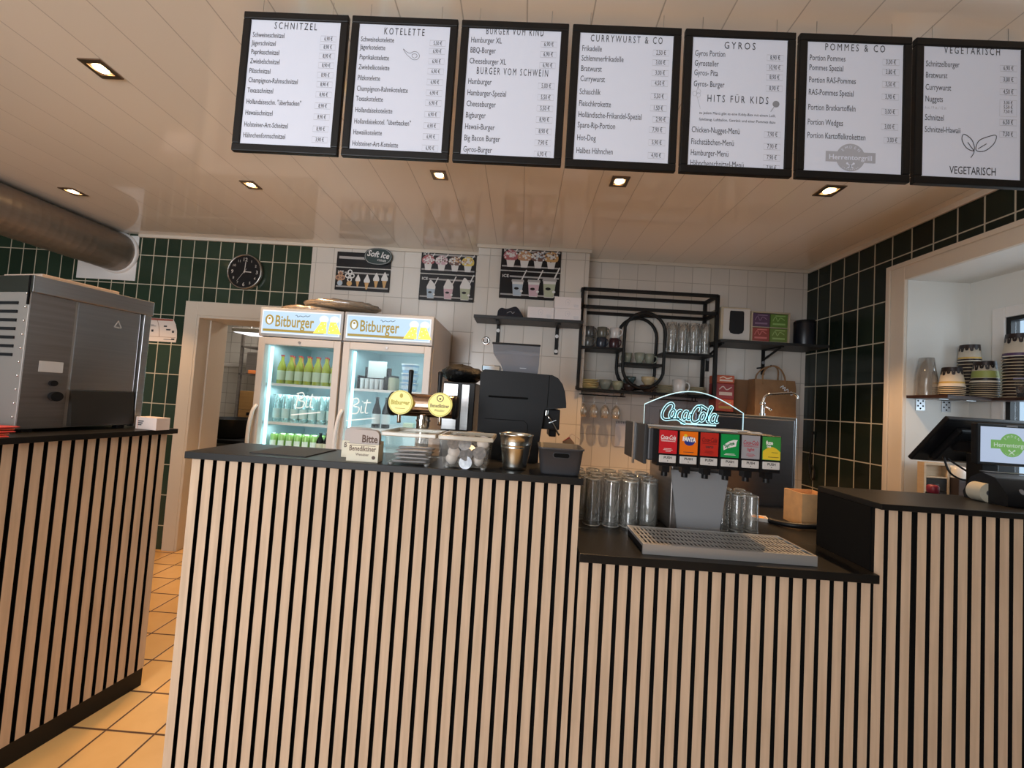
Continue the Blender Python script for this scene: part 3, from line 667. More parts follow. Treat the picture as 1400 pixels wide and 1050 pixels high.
def fridge(x0, x1, label):
    wd = x1-x0; t = thing('display_fridge', label, 'fridge', ((x0+x1)/2, 2.655, 0)); h = wd/2
    b = MB()
    b.box(-h, .05, .0, -h+.03, .67, 2.05); b.box(h-.03, .05, .0, h, .67, 2.05); b.box(-h+.03, .64, .0, h-.03, .67, 2.05)
    b.box(-h+.03, .05, 1.83, h-.03, .64, 2.05); b.box(-h+.03, .05, .0, h-.03, .64, .16)
    b.build('cabinet', fr_white, t, bevel=.003)
    b = MB(); b.box(-h+.031, .055, .161, -h+.034, .638, 1.829); b.box(h-.034, .055, .161, h-.031, .638, 1.829); b.box(-h+.034, .632, .161, h-.034, .638, 1.829); b.box(-h+.034, .055, 1.824, h-.034, .632, 1.829)
    for k in range(14): b.box(-h+.034, .62, .25+.1*k, h-.034, .632, .262+.1*k)
    b.build('liner', fr_inner, t)
    # lit header sign
    b = MB().box(-h, .0, 1.845, h, .05, 2.05); hd = b.build('header', mat('header grey', (.50, .50, .50), .35), t, bevel=.003)
    MB().box(-h+.018, -.004, 1.866, h-.018, -.0005, 2.03).build('sign_panel', sign_white, hd)
    b = MB(); b.rect(-h+.026, 1.874, h-.026, 2.022, -.0046, 0)
    b.rect(-h+.03, 1.880, h-.13, 1.897, -.0050, 1)
    cx = -h+.072; b.disc(cx, 1.962, .030, -.0052, 1, 24, .036); b.disc(cx, 1.960, .018, -.0054, 3, 20, .027); b.disc(cx, 1.972, .008, -.0056, 1, 14)
    b.text('Bitburger', -h+.112, 1.918, -.0052, .112, m=1, width=.275, bold=.018)
    b.stroke(catmull([(-h+.255, 2.004-.003), (-h+.265, 2.003), (-h+.272, 1.992), (-h+.29, 2.0), (-h+.31, 1.995), (-h+.33, 2.003), (-h+.34, 1.997), (-h+.36, 2.006)], 4), .004, -.0052, 4)
    for k in (0, 1):
        gx = h-.165+.075*k
        b.flat([(gx-.012-.028*(1-k), 1.885), (gx+.058+.028*k-.005, 1.885), (gx+.05-.008*(k), 1.968), (gx+.012*(1-k), 1.968)], -.0052, 2)
        b.disc(gx+.03, 1.985, .034, -.0050, 3, 16, .028)
        for q in range(5): b.disc(gx+.012*q, 1.90+.013*((q*3) % 5), .004, -.0056, 3, 8)
    b.build('sign_lettering', [sign_blue, sign_gold, sign_beer, sign_white, sign_ink], hd)
    # door
    d = MB(); zt, zb = 1.838, .19
    d.box(-h+.004, .0, zb, -h+.052, .045, zt); d.box(h-.052, .0, zb, h-.004, .045, zt); d.box(-h+.052, .0, zt-.05, h-.052, .045, zt); d.box(-h+.052, .0, zb, h-.052, .045, zb+.06)
    dr = d.build('door', fr_white, t, bevel=.003)
    MB().box(-h+.052, .018, zb+.06, h-.052, .024, zt-.05).build('glass', thin_glass, dr)
    b = MB().tube(catmull([(-h+.035, -.002, 1.36), (-h+.03, -.03, 1.32), (-h+.022, -.045, 1.22), (-h+.02, -.045, 1.08), (-h+.024, -.03, .96), (-h+.03, -.002, .92)], 5), .012, 0, 10)
    b.build('handle', white_plastic, dr)
    MB().cyl((0.0, -.006, zt-.026), .009, .006, 0, 14, 'y').build('lock', dark_steel, dr)
    b = MB(); bit_script(b, .017, 0, 1.15); b.build('glass_lettering', pen, dr, loc=(.10, 0, 1.40) if x0 < -1.5 else (-.13, 0, 1.385))
    b = MB().box(-h+.056, .06, .25, -h+.072, .075, 1.78); b.build('light_strip', led, t)
    for z in (1.235, 1.512):
        b = MB()
        for k in range(8): b.tube([(-h+.04, .09+.07*k, z), (h-.04, .09+.07*k, z)], .003, 0, 6)
        b.box(-h+.036, .07, z-.012, h-.036, .078, z+.006); b.build('shelf', white_plastic, t)
    b = MB().box(-h+.036, .07, 1.02, h-.036, .63, 1.035); b.build('shelf', white_plastic, t)
    for z, e in ((1.80, 1.2), (1.49, 1.1), (1.21, 1.0)):
        l = bpy.data.lights.new('fridge_light', 'AREA'); l.shape = 'RECTANGLE'; l.size = .45; l.size_y = .1; l.energy = e; l.color = (.72, .95, 1.0)
        o = bpy.data.objects.new('fridge_light', l); COL.objects.link(o); o.parent = t; o.location = (0, .14, z)
    return t
fridge(-1.872, -1.277, 'white glass-door fridge with the lit sign nearest the doorway, tumblers on its middle shelf')
fridge(-1.268, -.638, 'white glass-door fridge nearest the beer tap, with two brown bottles inside')

def bottle(name, label, h, r, gm, capm, lblm, prof=None, group=None, loc=(0,0,0)):
    t = thing(name, label, 'bottle', loc, 0, group)
    pr = prof or [(0, 0), (r, .003), (r, h*.55), (r*.75, h*.68), (r*.38, h*.82), (r*.36, h*.955)]
    MB().lathe(pr, (0,0,0), 16).build('glass_body', gm, t)
    MB().cyl((0, 0, h*.95), r*.45, h*.05, 0, 14).build('cap', capm, t)
    MB().lathe([(r*1.02, h*.14), (r*1.02, h*.46)], (0,0,0), 16).build('paper_label', lblm, t)
    return t
lime_drink = mat('yellow green drink', (.40, .40, .06), .2)
red_cap = mat('red bottle cap', (.40, .04, .04), .4)
cream_lbl = mat('cream label', (.58, .62, .42), .5)
sp = [((-1.775+.066*k, 2.80, 1.515), None) for k in range(7)]
r = bottle('soft_drink_bottle', '', .215, .029, lime_drink, red_cap, cream_lbl)
copies(r, [p for p, _ in sp], ['yellow drink bottle, red cap, top fridge shelf, '+ORD[k]+' of seven' for k in range(7)], 'yellow drink bottles in the fridge')
# amber ones behind them
r = bottle('soft_drink_bottle', '', .215, .029, mat('amber drink', (.45, .22, .06), .2), red_cap, mat('brown label', (.35, .30, .22), .5))
copies(r, [(-1.742+.066*k, 2.88, 1.515) for k in range(6)], ['amber bottle behind the yellow bottles, '+ORD[k]+' of six' for k in range(6)], 'amber bottles at the back of the fridge')
# goblets cooling on the second shelf
fr_glass = clear('frosted glass', (.80, .93, .92), .35, .1, (.75, .9, .88), .22)
r = thing('beer_glass', '', 'glass')
MB().lathe([(.027, .0), (.028, .015), (.031, .12), (.035, .2), (.032, .2), (.027, .02), (0, .018)], (0,0,0), 16).build('bowl', fr_glass, r)
MB().lathe([(.0285, .03), (.031, .10)], (0, 0, 0), 16).lathe([(.0275, .001), (0, .001)], (0, 0, 0), 16).build('print_band', mat('pale teal print', (.55, .72, .70), .5), r)
sp = []; lb = []
for j in range(2):
    for k in range(7): sp.append((-1.775+.066*k+.02*j, 2.79+.085*j, 1.2385)); lb.append('frosted beer glass on the middle fridge shelf, %s row, %s' % (['front', 'back'][j], ORD[k]))
copies(r, sp, lb, 'beer glasses cooling in the fridge')
r = thing('drink_can', '', 'can')
can_prof = [(0, 0), (.024, 0), (.028, .008), (.028, .105), (.023, .115)]
MB().lathe(can_prof, (0,0,0), 16).build('body', mat('green can', (.30, .48, .14), .3, .3), r)
MB().lathe([(.023, .1155), (.02, .112), (0, .112)], (0,0,0), 16).build('lid', chrome, r)
MB().lathe([(.0284, .03), (.0284, .07)], (0,0,0), 16, a0=-2.4, a1=-.7).build('print_band', mat('white can print', (.75, .8, .7), .4), r)
sp = []; lb = []
for j in range(2):
    for k in range(6): sp.append((-1.785+.0595*k+.02*j, 2.80+.07*j, 1.036)); lb.append('green drink can at the bottom of the fridge, %s row, %s' % (['front', 'back'][j], ORD[k]))
copies(r, sp, lb, 'green cans on the low fridge shelf')
r = bottle('beer_bottle', '', .14, .026, mat('black brown glass', (.008, .006, .005), .3, spec=.2), mat('dark cap', (.03, .03, .03), .4), mat('gold white label', (.62, .56, .40), .5))
copies(r, [(-1.445+.0505*k, 2.80, 1.036) for k in range(3)], ['small dark bottle beside the green cans, '+s for s in ('leftmost of three', 'middle one of three', 'rightmost of three')], 'dark bottles on the low fridge shelf')

# second fridge contents
t = thing('carton_tray', 'dark carton tray of white cups on the upper shelf of the second fridge', 'tray', (-1.095, 2.83, 1.515))
MB().box(-.10, .07, 0, .10, .08, .17).box(-.10, -.06, 0, -.095, .07, .10).box(.095, -.06, 0, .1, .07, .10).box(-.095, -.06, 0, .095, .07, .004).build('tray', mat('dark carton', (.05, .035, .035), .6), t)
for k in range(5): MB().cyl((-.072+.036*k, -.035, .005), .0145, .075, 0, 12, 'z', .0165).build('cup', white_plastic, t)
tag(MB().box(-.07, -.006, 0, .07, 0, .125).build('price_card', mat('grey card', (.62, .60, .56), .6), None, (-1.085, 2.86, 1.605)), 'grey card leaning above the white cups in the second fridge', 'card')
r = thing('glass_jar', '', 'jar')
MB().lathe([(0, .001), (.026, .001), (.028, .01), (.028, .085), (.022, .098)], (0,0,0), 14).build('jar_body', mat('jar with pale filling', (.55, .52, .36), .15), r)
MB().cyl((0, 0, .098), .024, .014, 0, 14).build('lid', mat('dark lid', (.06, .05, .05), .4), r)
copies(r, [(-.955, 2.82, 1.5155), (-.955, 2.90, 1.5155)], ['small jar with pale filling in front, beside the blue tub stack', 'small jar with pale filling behind the other jar'], 'jars in the second fridge')
r = thing('plastic_tub', '', 'tub')
MB().lathe([(0, .001), (.052, .001), (.062, .058), (.064, .06)], (0,0,0), 24).build('tub_body', mat('blue white tub', (.40, .58, .78), .35), r)
MB().cyl((0, 0, .06), .066, .008, 0, 24).build('lid', white_plastic, r)
MB().lathe([(.0578, .02), (.0615, .045)], (0,0,0), 24).build('print_band', mat('pale print', (.68, .74, .80), .5), r)
copies(r, [(-.832, 2.84, 1.516+.0685*k) for k in range(3)], ['blue plastic tub at the bottom of the stack in the second fridge', 'blue plastic tub in the middle of the stack', 'blue plastic tub on top of the stack in the second fridge'], 'stacked plastic tubs')
r = bottle('beer_bottle', '', .225, .030, MATS['black brown glass'], MATS['dark cap'], mat('silver label', (.62, .66, .66), .5))
copies(r, [(-1.045, 2.80, 1.2385), (-.975, 2.80, 1.2385)], ['dark beer bottle with silver label, left of the pair', 'dark beer bottle with silver label, right of the pair'], 'pair of dark beer bottles')
t = thing('carton', 'small green and dark carton behind the beer tap column in the fridge', 'carton', (-.80, 2.80, 1.2385))
MB().box(-.035, -.03, 0, .035, .03, .045).build('carton_body', mat('dark green carton', (.05, .08, .05), .5), t); MB().box(-.036, -.031, .02, .036, .031, .05).build('band', mat('pale green', (.55, .66, .50), .5), t)

# wrapped stack on top of the fridges
rr = random.Random(3)
for k, (x, wd, z, h, lb) in enumerate(((-1.60, .50, 2.051, .05, 'low flat bundle in crinkled film on the left fridge, lower of the two'), (-1.40, .56, 2.1085, .052, 'rounded bundle in shiny crinkled film lying across both fridges'))):
    vs = []; n = 40; b = MB(); prof = []
    b.lathe([(0, 0), (.44, 0), (.5, .25), (.49, .6), (.40, .9), (.2, 1.0), (0, 1.0)], (0,0,0), n)
    b.v = [(v[0]*wd*(1+.05*rr.uniform(-1, 1)), v[1]*.36*(1+.06*rr.uniform(-1, 1)), max(0, v[2]*h*(1+.10*rr.uniform(-1, 1)))) for v in b.v]
    t = thing('wrapped_bundle', lb, 'bundle', (x, 2.88, z))
    b.build('contents', mat('tan bundle', (.40, .30, .20), .5, noise=((60, 60, 60), .8, (.55, .45, .34)), bump=(70, .8)), t)
    c = MB(); c.v = [(v[0]*1.02, v[1]*1.02, v[2]*1.03+.0005) for v in b.v]; c.f = b.f; c.m = b.m; c.sm = b.sm; c.build('film_wrap', film, t)

# ------------------------------------------------------------------ on the tall ledge
LT = 1.28
tag(MB().box(-.095, -.09, 0, .095, .09, .003).build('counter_mat', mat('grey black mat', (.03, .03, .031), .6), None, (-.755, 1.305, LT), -.06, .0), 'thin dark mat lying at the left end of the tall ledge', 'mat')
gothic = mat('dark brown print', (.12, .07, .05), .6)
grey_mat = mat('greyish beer mat', (.55, .49, .46), .8)
def coaster_box(x, y, label, big):
    t = thing('coaster_box', label, 'box', (x, y, LT))
    b = MB().box(-.05, -.022, 0, .05, -.019, .054).box(-.05, .019, 0, .05, .022, .062).box(-.05, -.019, 0, -.047, .019, .054).box(.047, -.019, 0, .05, .019, .054).box(-.047, -.019, 0, .047, .019, .003)
    b.build('holder', cream_card, t)
    b = MB(); b.text('Benediktiner', 0, .033, -.0223, .022, align='c', width=.084, bold=.02); b.text('Weissbier', 0, .018, -.0223, .012, align='c', width=.042, bold=.01)
    b.disc(.036, .014, .006, -.0223, 0, 10); b.rect(-.04, .049, .04, .0505, -.0223, 0); b.build('lettering', gothic, t)
    return t
coaster_box(-.484, 1.225, 'front cream coaster box with dark lettering on the tall ledge', 1)
coaster_box(-.528, 1.285, 'rear cream coaster box partly hidden behind the front one', 0)
def rrect(w, h, r, n=5):
    P = []
    for cx, cz, a in ((w-r, h-r, 0), (-w+r, h-r, 90), (-w+r, -h+r, 180), (w-r, -h+r, 270)):
        for k in range(n+1): q = math.radians(a+90*k/n); P.append((cx+r*math.cos(q), cz+r*math.sin(q)))
    return P
for i, (x, y, lb) in enumerate(((-.484, 1.21, 'grey beer mat with dark lettering standing in the front coaster box'), (-.528, 1.27, 'plain grey beer mat standing in the rear coaster box'))):
    for k in range(3 if i == 0 else 2):
        q = MB().prism(rrect(.047, .046, .018), 0, .0016); y2 = y+.0005+.008*k
        o = q.build('beer_mat', grey_mat, None, (x, y2, LT+.052+.0006*k), 0)
        if i == 0 and k == 0:
            b = MB(); b.text('Bitte', .018, .008, -.0004, .032, align='c', width=.05, bold=.03); b.build('lettering', gothic, o)
        tag(o, lb if k == 0 else (['second', 'third'][k-1]+' beer mat behind the lettered one in the front box' if i == 0 else 'grey beer mat at the back of the rear coaster box'), 'beer mat', 'beer mats in the coaster boxes')

def clear_box(x, y, label, rz=0):
    t = thing('clear_plastic_box', label, 'box', (x, y, LT), rz)
    b = MB(); w0, w1, d0, d1, h = .068, .076, .070, .076, .098
    o8 = lambda a, c, z: [(-a, -c, z), (a, -c, z), (a, c, z), (-a, c, z)]
    vs = o8(w0, d0, .006)+o8(w1, d1, h)
    b.add(vs, [(0, 1, 5, 4), (1, 2, 6, 5), (2, 3, 7, 6), (3, 0, 4, 7), (3, 2, 1, 0)]); b.build('tub', clear_plastic, t)
    rim = clear('milky plastic rim', (.8, .78, .72), .12, .1, (.75, .70, .60), .55)
    b = MB(); W2, D2 = w1+.009, d1+.009
    b.box(-W2, -D2, h-.010, W2, -d1, h+.004).box(-W2, d1, h-.010, W2, D2, h+.004).box(-W2, -d1, h-.010, -w1, d1, h+.004).box(w1, -d1, h-.010, W2, d1, h+.004)
    b.build('rim', rim, t, bevel=.003)
    for sx in (-1, 1):
        for sy in (-1, 1): MB().cyl((sx*(w0-.012), sy*(d0-.012), 0), .008, .006, 0, 12).build('foot', clear('foot plastic', (.8, .8, .78), .2, .1, (.7, .7, .68), .4), t)
    return t
B1, B2 = (-.336, 1.262), (-.160, 1.262)
clear_box(*B1, 'clear plastic box of silver cutlery packets on the tall ledge, left one')
clear_box(*B2, 'clear plastic box of small portion cups on the tall ledge, right one')
sachet = mat('grey foil sachet', (.33, .32, .34), .4, .3)
rr = random.Random(11)
r = thing('foil_sachet', '', 'sachet'); b = MB(); b.box(-.05, -.013, 0, .05, .013, .005); b.build('packet', sachet, r, bevel=.002)
MB().box(-.052, -.014, .0015, -.046, .014, .0035).box(.046, -.014, .0015, .052, .014, .0035).build('seal', mid_grey, r)
for k in range(14):
    p = (B1[0]+rr.uniform(-.008, .008), B1[1]-.047+.031*(k % 4)+rr.uniform(-.004, .004), LT+.0075+.0056*(k//4)*2+.0056*(k % 2)); a = rr.uniform(-.12, .12)
    lb = 'grey foil packet in the left clear box, layer %s, %s' % (['one from the bottom', 'two', 'three', 'four at the top'][k//4], ['front row', 'second row', 'third row', 'back row'][k % 4])
    if k == 0: r.location = p; r.rotation_euler = (0, 0, a); r['label'] = lb; r['group'] = 'foil packets in the clear box'; q = r
    else: q = dup(r, p, a, lb, 'foil packets in the clear box')
    q.rotation_euler[1] = rr.uniform(-.05, .05)
foil_lid = mat('grey foil lid', (.20, .21, .24), .3, .5, noise=((90, 90, 90), .8, (.42, .42, .44)))
cupw = mat('white portion cup', (.74, .68, .64), .45)
def portion(): 
    r = thing('portion_cup', '', 'cup'); MB().lathe([(0, 0), (.013, 0), (.0185, .016), (.0195, .0165)], (0,0,0), 14).build('cup_body', cupw, r); MB().cyl((0, 0, .0166), .0205, .001, 0, 14).build('foil_lid', foil_lid, r); return r
r = portion(); n = 0
rr = random.Random(5)
for layer in range(3):
    for iy in range(3):
        for ix in range(3):
            p = (B2[0]-.044+.044*ix+rr.uniform(-.003, .003), B2[1]-.048+.046*iy+rr.uniform(-.003, .003), LT+.0185+.0255*layer)
            lb = 'small portion cup in the right clear box, %s layer, %s row, %s' % (['bottom', 'middle', 'top'][layer], ['front', 'middle', 'back'][iy], ['left', 'centre', 'right'][ix])
            if n == 0: q = r; r.location = p; r['label'] = lb; r['group'] = 'portion cups in the clear box'
            else: q = dup(r, p, None, lb, 'portion cups in the clear box')
            q.rotation_euler = (rr.choice([1.1, 1.5, -1.5, .8, -1.1]) if iy == 0 else rr.uniform(-.8, .8), rr.uniform(-.6, .6), rr.uniform(-.5, .5)); n += 1

t = thing('metal_bucket', 'small shiny metal bucket standing on the tall ledge', 'bucket', (-.006, 1.262, LT))
pf = [(0, .004), (.037, .004), (.038, 0), (.0395, 0), (.0395, .012), (.0485, .068), (.0498, .070), (.0488, .0725), (.0495, .077), (.0508, .079), (.0498, .0815), (.0530, .108), (.0560, .110), (.0560, .113), (.0530, .113), (.0515, .108), (.038, .006), (0, .006)]
MB().lathe(pf, (0,0,0), 40).build('bucket_body', mat('polished tin', (.66, .67, .64), .24, 1.0), t)
t = thing('storage_basket', 'dark grey plastic basket with a grip slot at the right end of the ledge', 'basket', (.137, 1.262, LT), -.02)
W0, W1, D0, D1, H = .058, .071, .062, .078, .084
vs = []; fs = []
def ringv(w_, d_, z): return [(p[0], p[1], z) for p in rrect(w_, d_, .018, 4)]
rings = [ringv(W0, D0, 0), ringv(W0+.002, D0+.003, .006), ringv(W1-.003, D1-.004, H-.006), ringv(W1, D1, H-.005), ringv(W1, D1, H), ringv(W1-.004, D1-.004, H), ringv(W0, D0, .008)]
n = len(rings[0]); vs = [v for g in rings for v in g]
for j in range(len(rings)-1):
    for i in range(n): fs.append((j*n+i, j*n+(i+1) % n, (j+1)*n+(i+1) % n, (j+1)*n+i))
fs += [tuple(range(n-1, -1, -1)), tuple((len(rings)-1)*n+i for i in range(n))]
MB().add(vs, fs, 0, True).build('basket_body', dark_grey, t)
b = MB().prism(rrect(.024, .0065, .006, 4), -.0755, -.071); b.v = [(v[0], v[1]+(-.0), v[2]+.062) for v in b.v]; b.build('grip_slot', black_felt, t)
b = MB().prism(rrect(.026, .008, .007, 4), -.0742, -.070); b.v = [(v[0], v[1], v[2]+.062) for v in b.v]; b.build('grip_border', dark_grey, t)

# ------------------------------------------------------------------ beer tap
t = thing('beer_tap', 'T-shaped bronze beer tap with two round yellow badges', 'beer tap', (-.348, 1.392, LT))
MB().cyl((0, 0, 0), .032, .01, 0, 28).cyl((0, 0, .01), .024, .17, 0, 28).cyl((0, 0, .125), .027, .006, 0, 28).build('column', chrome, t)
MB().cyl((-.113, 0, .182), .042, .226, 0, 32, 'x').build('barrel', copper, t)
for sx in (-1, 1): MB().lathe([(.0435, sx*.108), (.0435, sx*.118), (.036, sx*.124), (0, sx*.124)], (0, 0, .182), 32, 0, 'x').build('end_cap', black_plastic, t)
badge = mat('yellow badge', (.80, .74, .22), .35, emit=(.85, .76, .18), es=.35); badge2 = mat('gold badge print', (.55, .45, .05), .5); badge3 = mat('brown badge print', (.20, .12, .05), .5)
for i, x in enumerate((-.068, .070)):
    d = MB().cyl((x, -.062, .190), .042, .012, 0, 36, 'y').cyl((x, -.052, .190), .03, .014, 0, 24, 'y').build('badge', badge, t)
    b = MB(); y = -.0626
    b.stroke([(x+.039*math.cos(a*PI/18), .190+.039*math.sin(a*PI/18)) for a in range(36)], .002, y, 0, True)
    if i == 0:
        b.disc(x+.002, .213, .006, y, 0, 10, .008); b.text('Bitburger', x, .182, y, .022, align='c', width=.066, bold=.03); b.rect(x-.018, .168, x+.018, .170, y, 0)
    else:
        b.stroke([(x+.011*math.cos(a*PI/9), .212+.011*math.sin(a*PI/9)) for a in range(18)], .003, y, 1, True); b.disc(x, .210, .004, y, 1, 8)
        b.text('Benediktiner', x, .180, y, .018, align='c', width=.066, m=1, bold=.02); b.text('Weissbier', x, .166, y, .012, align='c', width=.036, m=1)
    b.build('badge_print', [badge2, badge3], d)
for x in (-.055, .052):
    MB().lathe([(.006, .222), (.007, .238), (.0085, .29), (.0095, .305), (.006, .309), (0, .309)], (x, -.002, 0), 14).build('tap_handle', black_plastic, t)
    MB().tube(catmull([(x*1.35, -.03, .17), (x*1.35, -.044, .150), (x*1.35, -.044, .118)], 5), .007, 0, 10).build('spout', copper, t)

# ------------------------------------------------------------------ coffee machine and neighbours on the worktop
t = thing('coffee_machine', 'large matte black coffee machine seen from its side', 'coffee machine', (-.02, 1.55, WT))
cm = [(-.145, 0), (.105, 0), (.105, .27), (.118, .415), (.205, .427), (.204, .445), (.197, .49), (.185, .522), (.166, .545), (.142, .556), (-.132, .563), (-.148, .548)]
MB().prism(cm, 0, .34).build('housing', matte_black, t, bevel=.006)
b = MB().stroke([(.128, .421), (.131, .555)], .002, -.0012); b.stroke([(-.12, .365), (.04, .365), (.055, .35), (.055, .06)], .002, -.0012); b.build('panel_joint', black_felt, t)
MB().prism(rrect(.08, .004, .003), -.0016, -.0005).build('side_groove', black_felt, t, loc=(-.03, 0, .455))
MB().box(.106, .03, .335, .185, .30, .418).box(.15, .1, .30, .18, .24, .336).build('brew_unit', black_plastic, t, bevel=.004)
MB().tube(catmull([(.128, .028, .40), (.138, .015, .385), (.15, .015, .37), (.185, .02, .315)], 5), .004, 0, 8).tube([(.140, .013, .362), (.168, .013, .376)], .003, 0, 8).cyl((.128, .022, .392), .009, .02, 0, 12).build('steam_wand', chrome, t)
MB().box(.106, .03, 0, .20, .31, .06).build('drip_tray', black_plastic, t, bevel=.004)
hop = clear('smoky plastic', (.55, .56, .60), .12, .06, (.35, .36, .40), .45)
b = MB(); o4 = lambda x0, x1, y0, y1, z: [(x0, y0, z), (x1, y0, z), (x1, y1, z), (x0, y1, z)]
b.add(o4(-.06, .085, .07, .27, .5635)+o4(-.075, .088, .06, .28, .60)+o4(-.105, .088, .05, .29, .635)+o4(-.11, .088, .05, .29, .675), [(4*j+i, 4*j+(i+1) % 4, 4*j+4+(i+1) % 4, 4*j+4+i) for j in range(3) for i in range(4)])
h = b.build('bean_hopper', hop, t)
MB().box(-.113, .046, .675, .09, .294, .683).build('hopper_lid', black_plastic, h, bevel=.003)
MB().add([(-.05, .055, .655), (.085, .055, .645), (.06, .06, .63), (.035, .065, .58), (.01, .065, .58), (-.02, .06, .62)], [(0, 5, 4, 3, 2, 1)]).add([(-.05, .055, .655), (.085, .055, .645), (.085, .28, .645), (-.05, .28, .655)], [(0, 1, 2, 3)]).build('pale_chute', clear('milky chute', (.9, .9, .92), .1, .1, (.75, .76, .8), .6), h)
MB().box(-.155, .10, .5635, -.075, .22, .59).build('cleaning_tray', chrome, t, bevel=.004)

t = thing('milk_cooler', 'upright steel and black cabinet behind the beer tap', 'cooler', (-.29, 1.80, WT))
MB().box(-.075, 0, 0, .075, .28, .515).build('casing', black_plastic, t, bevel=.004)
MB().box(-.073, -.006, .29, -.004, -.0005, .505).box(-.073, -.006, .02, -.004, -.0005, .283).build('left_door', steel, t, bevel=.002)
MB().box(.013, -.006, .29, .05, -.0005, .505).box(.013, -.006, .02, .05, -.0005, .283).build('right_door', steel, t, bevel=.002)
b = MB(); b.ball((0, 0, .045), 1, 0, 20, .045); rr = random.Random(2)
b.v = [(v[0]*.105*(1+.16*rr.uniform(-1, 1)), v[1]*.12*(1+.12*rr.uniform(-1, 1)), max(0, (v[2]-.045)*1.0*(1+.2*rr.uniform(-1, 1))+.042)) for v in b.v]
tag(b.build('black_bag', mat('black bin film', (.006, .006, .006), .5, spec=.2, bump=(60, .8)), None, (-.30, 1.93, WT+.5155)), 'crumpled black plastic bag lying on the steel cooler', 'bag')
t = thing('beige_tub', 'low white tub standing behind the right clear box', 'tub', (-.17, 1.52, WT)); MB().lathe([(0, 0), (.035, 0), (.032, .285), (.036, .285), (.036, .305), (.034, .31), (0, .31)], (0,0,0), 24).build('tub_body', mat('beige tub', (.55, .47, .42), .5), t)
t = thing('cutting_board', 'small wooden board with a red tip behind the grey basket', 'board', (.235, 1.80, WT))
MB().prism([(-.027, 0), (.027, 0), (.027, .265), (.004, .285), (-.027, .27)], 0, .014).build('board', mat('worn wood', (.42, .24, .12), .6, noise=((40, 40, 6), .6, (.3, .16, .08))), t)
MB().prism([(-.024, .2715), (.004, .2855), (.025, .2675), (.002, .291)], -.001, .015).build('red_tip', mat('red edge', (.45, .06, .05), .5), t)
MB().tube(catmull([(.0, .007, .29), (.012, .007, .305), (.03, .007, .298), (.05, .01, .285)], 4), .002, 0, 6).build('string', mat('pale string', (.6, .5, .4), .7), t)
def wb(o):
    """a builder that takes room coordinates and stores them relative to a thing's base"""
    b = MB(); b.T = Matrix.Translation(-Vector(o)); return b
# ------------------------------------------------------------------ soda dispenser
O = (.69, 1.50, WT); t = thing('soda_dispenser', 'six-valve soda dispenser with a lit clear sign on the low counter', 'drink dispenser', O)
b = wb(O); b.box(.475, 1.425, 1.315, .925, 1.68, 1.435); b.build('head', dark_grey, t, bevel=.006)
b = wb(O); b.box(.462, 1.43, 1.30, .4745, 1.69, 1.445); b.build('side_cover', mat('smoky grey cover', (.05, .05, .052), .5, spec=.15), t, bevel=.003)
b = wb(O); b.box(.456, 1.54, 1.285, .462, 1.556, 1.447); b.build('chrome_strip', steel, t)
b = wb(O); b.box(.585, 1.475, WT, .765, 1.72, 1.3145); b.build('tower', dark_steel, t, bevel=.004)
b = wb(O); b.prism([(.572, 1.283), (.785, 1.279), (.757, 1.068), (.605, 1.064)], 1.45, 1.456)
b.prism([(.605, 1.064), (.757, 1.068), (.757, 1.078), (.605, 1.076)], 1.442, 1.45)
b.build('splash_plate', mat('matte splash steel', (.36, .37, .39), .45, .35), t, bevel=.001)
b = wb(O); b.box(.60, 1.457, WT, .76, 1.475, 1.28); b.build('splash_bracket', dark_steel, t)
# drip tray: body, chrome front, slotted grate
b = wb(O); b.box(.405, 1.215, WT+.0005, .925, 1.385, WT+.022); b.build('drip_tray', black_plastic, t, bevel=.002)
b = wb(O); b.box(.402, 1.208, WT+.0005, .928, 1.2145, WT+.031).box(.402, 1.2145, WT+.0225, .408, 1.388, WT+.031).box(.922, 1.2145, WT+.0225, .928, 1.388, WT+.031).box(.408, 1.382, WT+.0225, .922, 1.388, WT+.031); b.build('tray_rim', mat('bright tray steel', (.72, .72, .72), .32, .75), t)
b = wb(O)
for k in range(39): b.box(.411+.013*k, 1.2155, WT+.0275, .4165+.013*k, 1.381, WT+.029)
for y in (1.225, 1.262, 1.30, 1.338, 1.372): b.box(.409, y, WT+.024, .921, y+.005, WT+.0292)
b.build('grate', mat('grate steel', (.55, .54, .52), .4, .6), t)
VAL = [('cola red', (.58, .02, .03), 'Coca-Cola', (.85, .8, .8)), ('orange', (.85, .18, .01), 'FANTA', (.9, .9, .9)), ('deep red', (.50, .03, .02), 'Coca-Cola', (.16, .01, .01)),
       ('green', (.01, .30, .07), 'Sprite', (.02, .22, .08)), ('silver', (.34, .34, .37), 'Coca-Cola', (.42, .04, .06)), ('lemon green', (.05, .28, .06), 'fuze', (.9, .9, .85))]
lblw = mat('white valve print', (.85, .83, .83), .4); push = mat('push plate', (.62, .60, .58), .4); vink = mat('valve ink', (.03, .03, .03), .5)
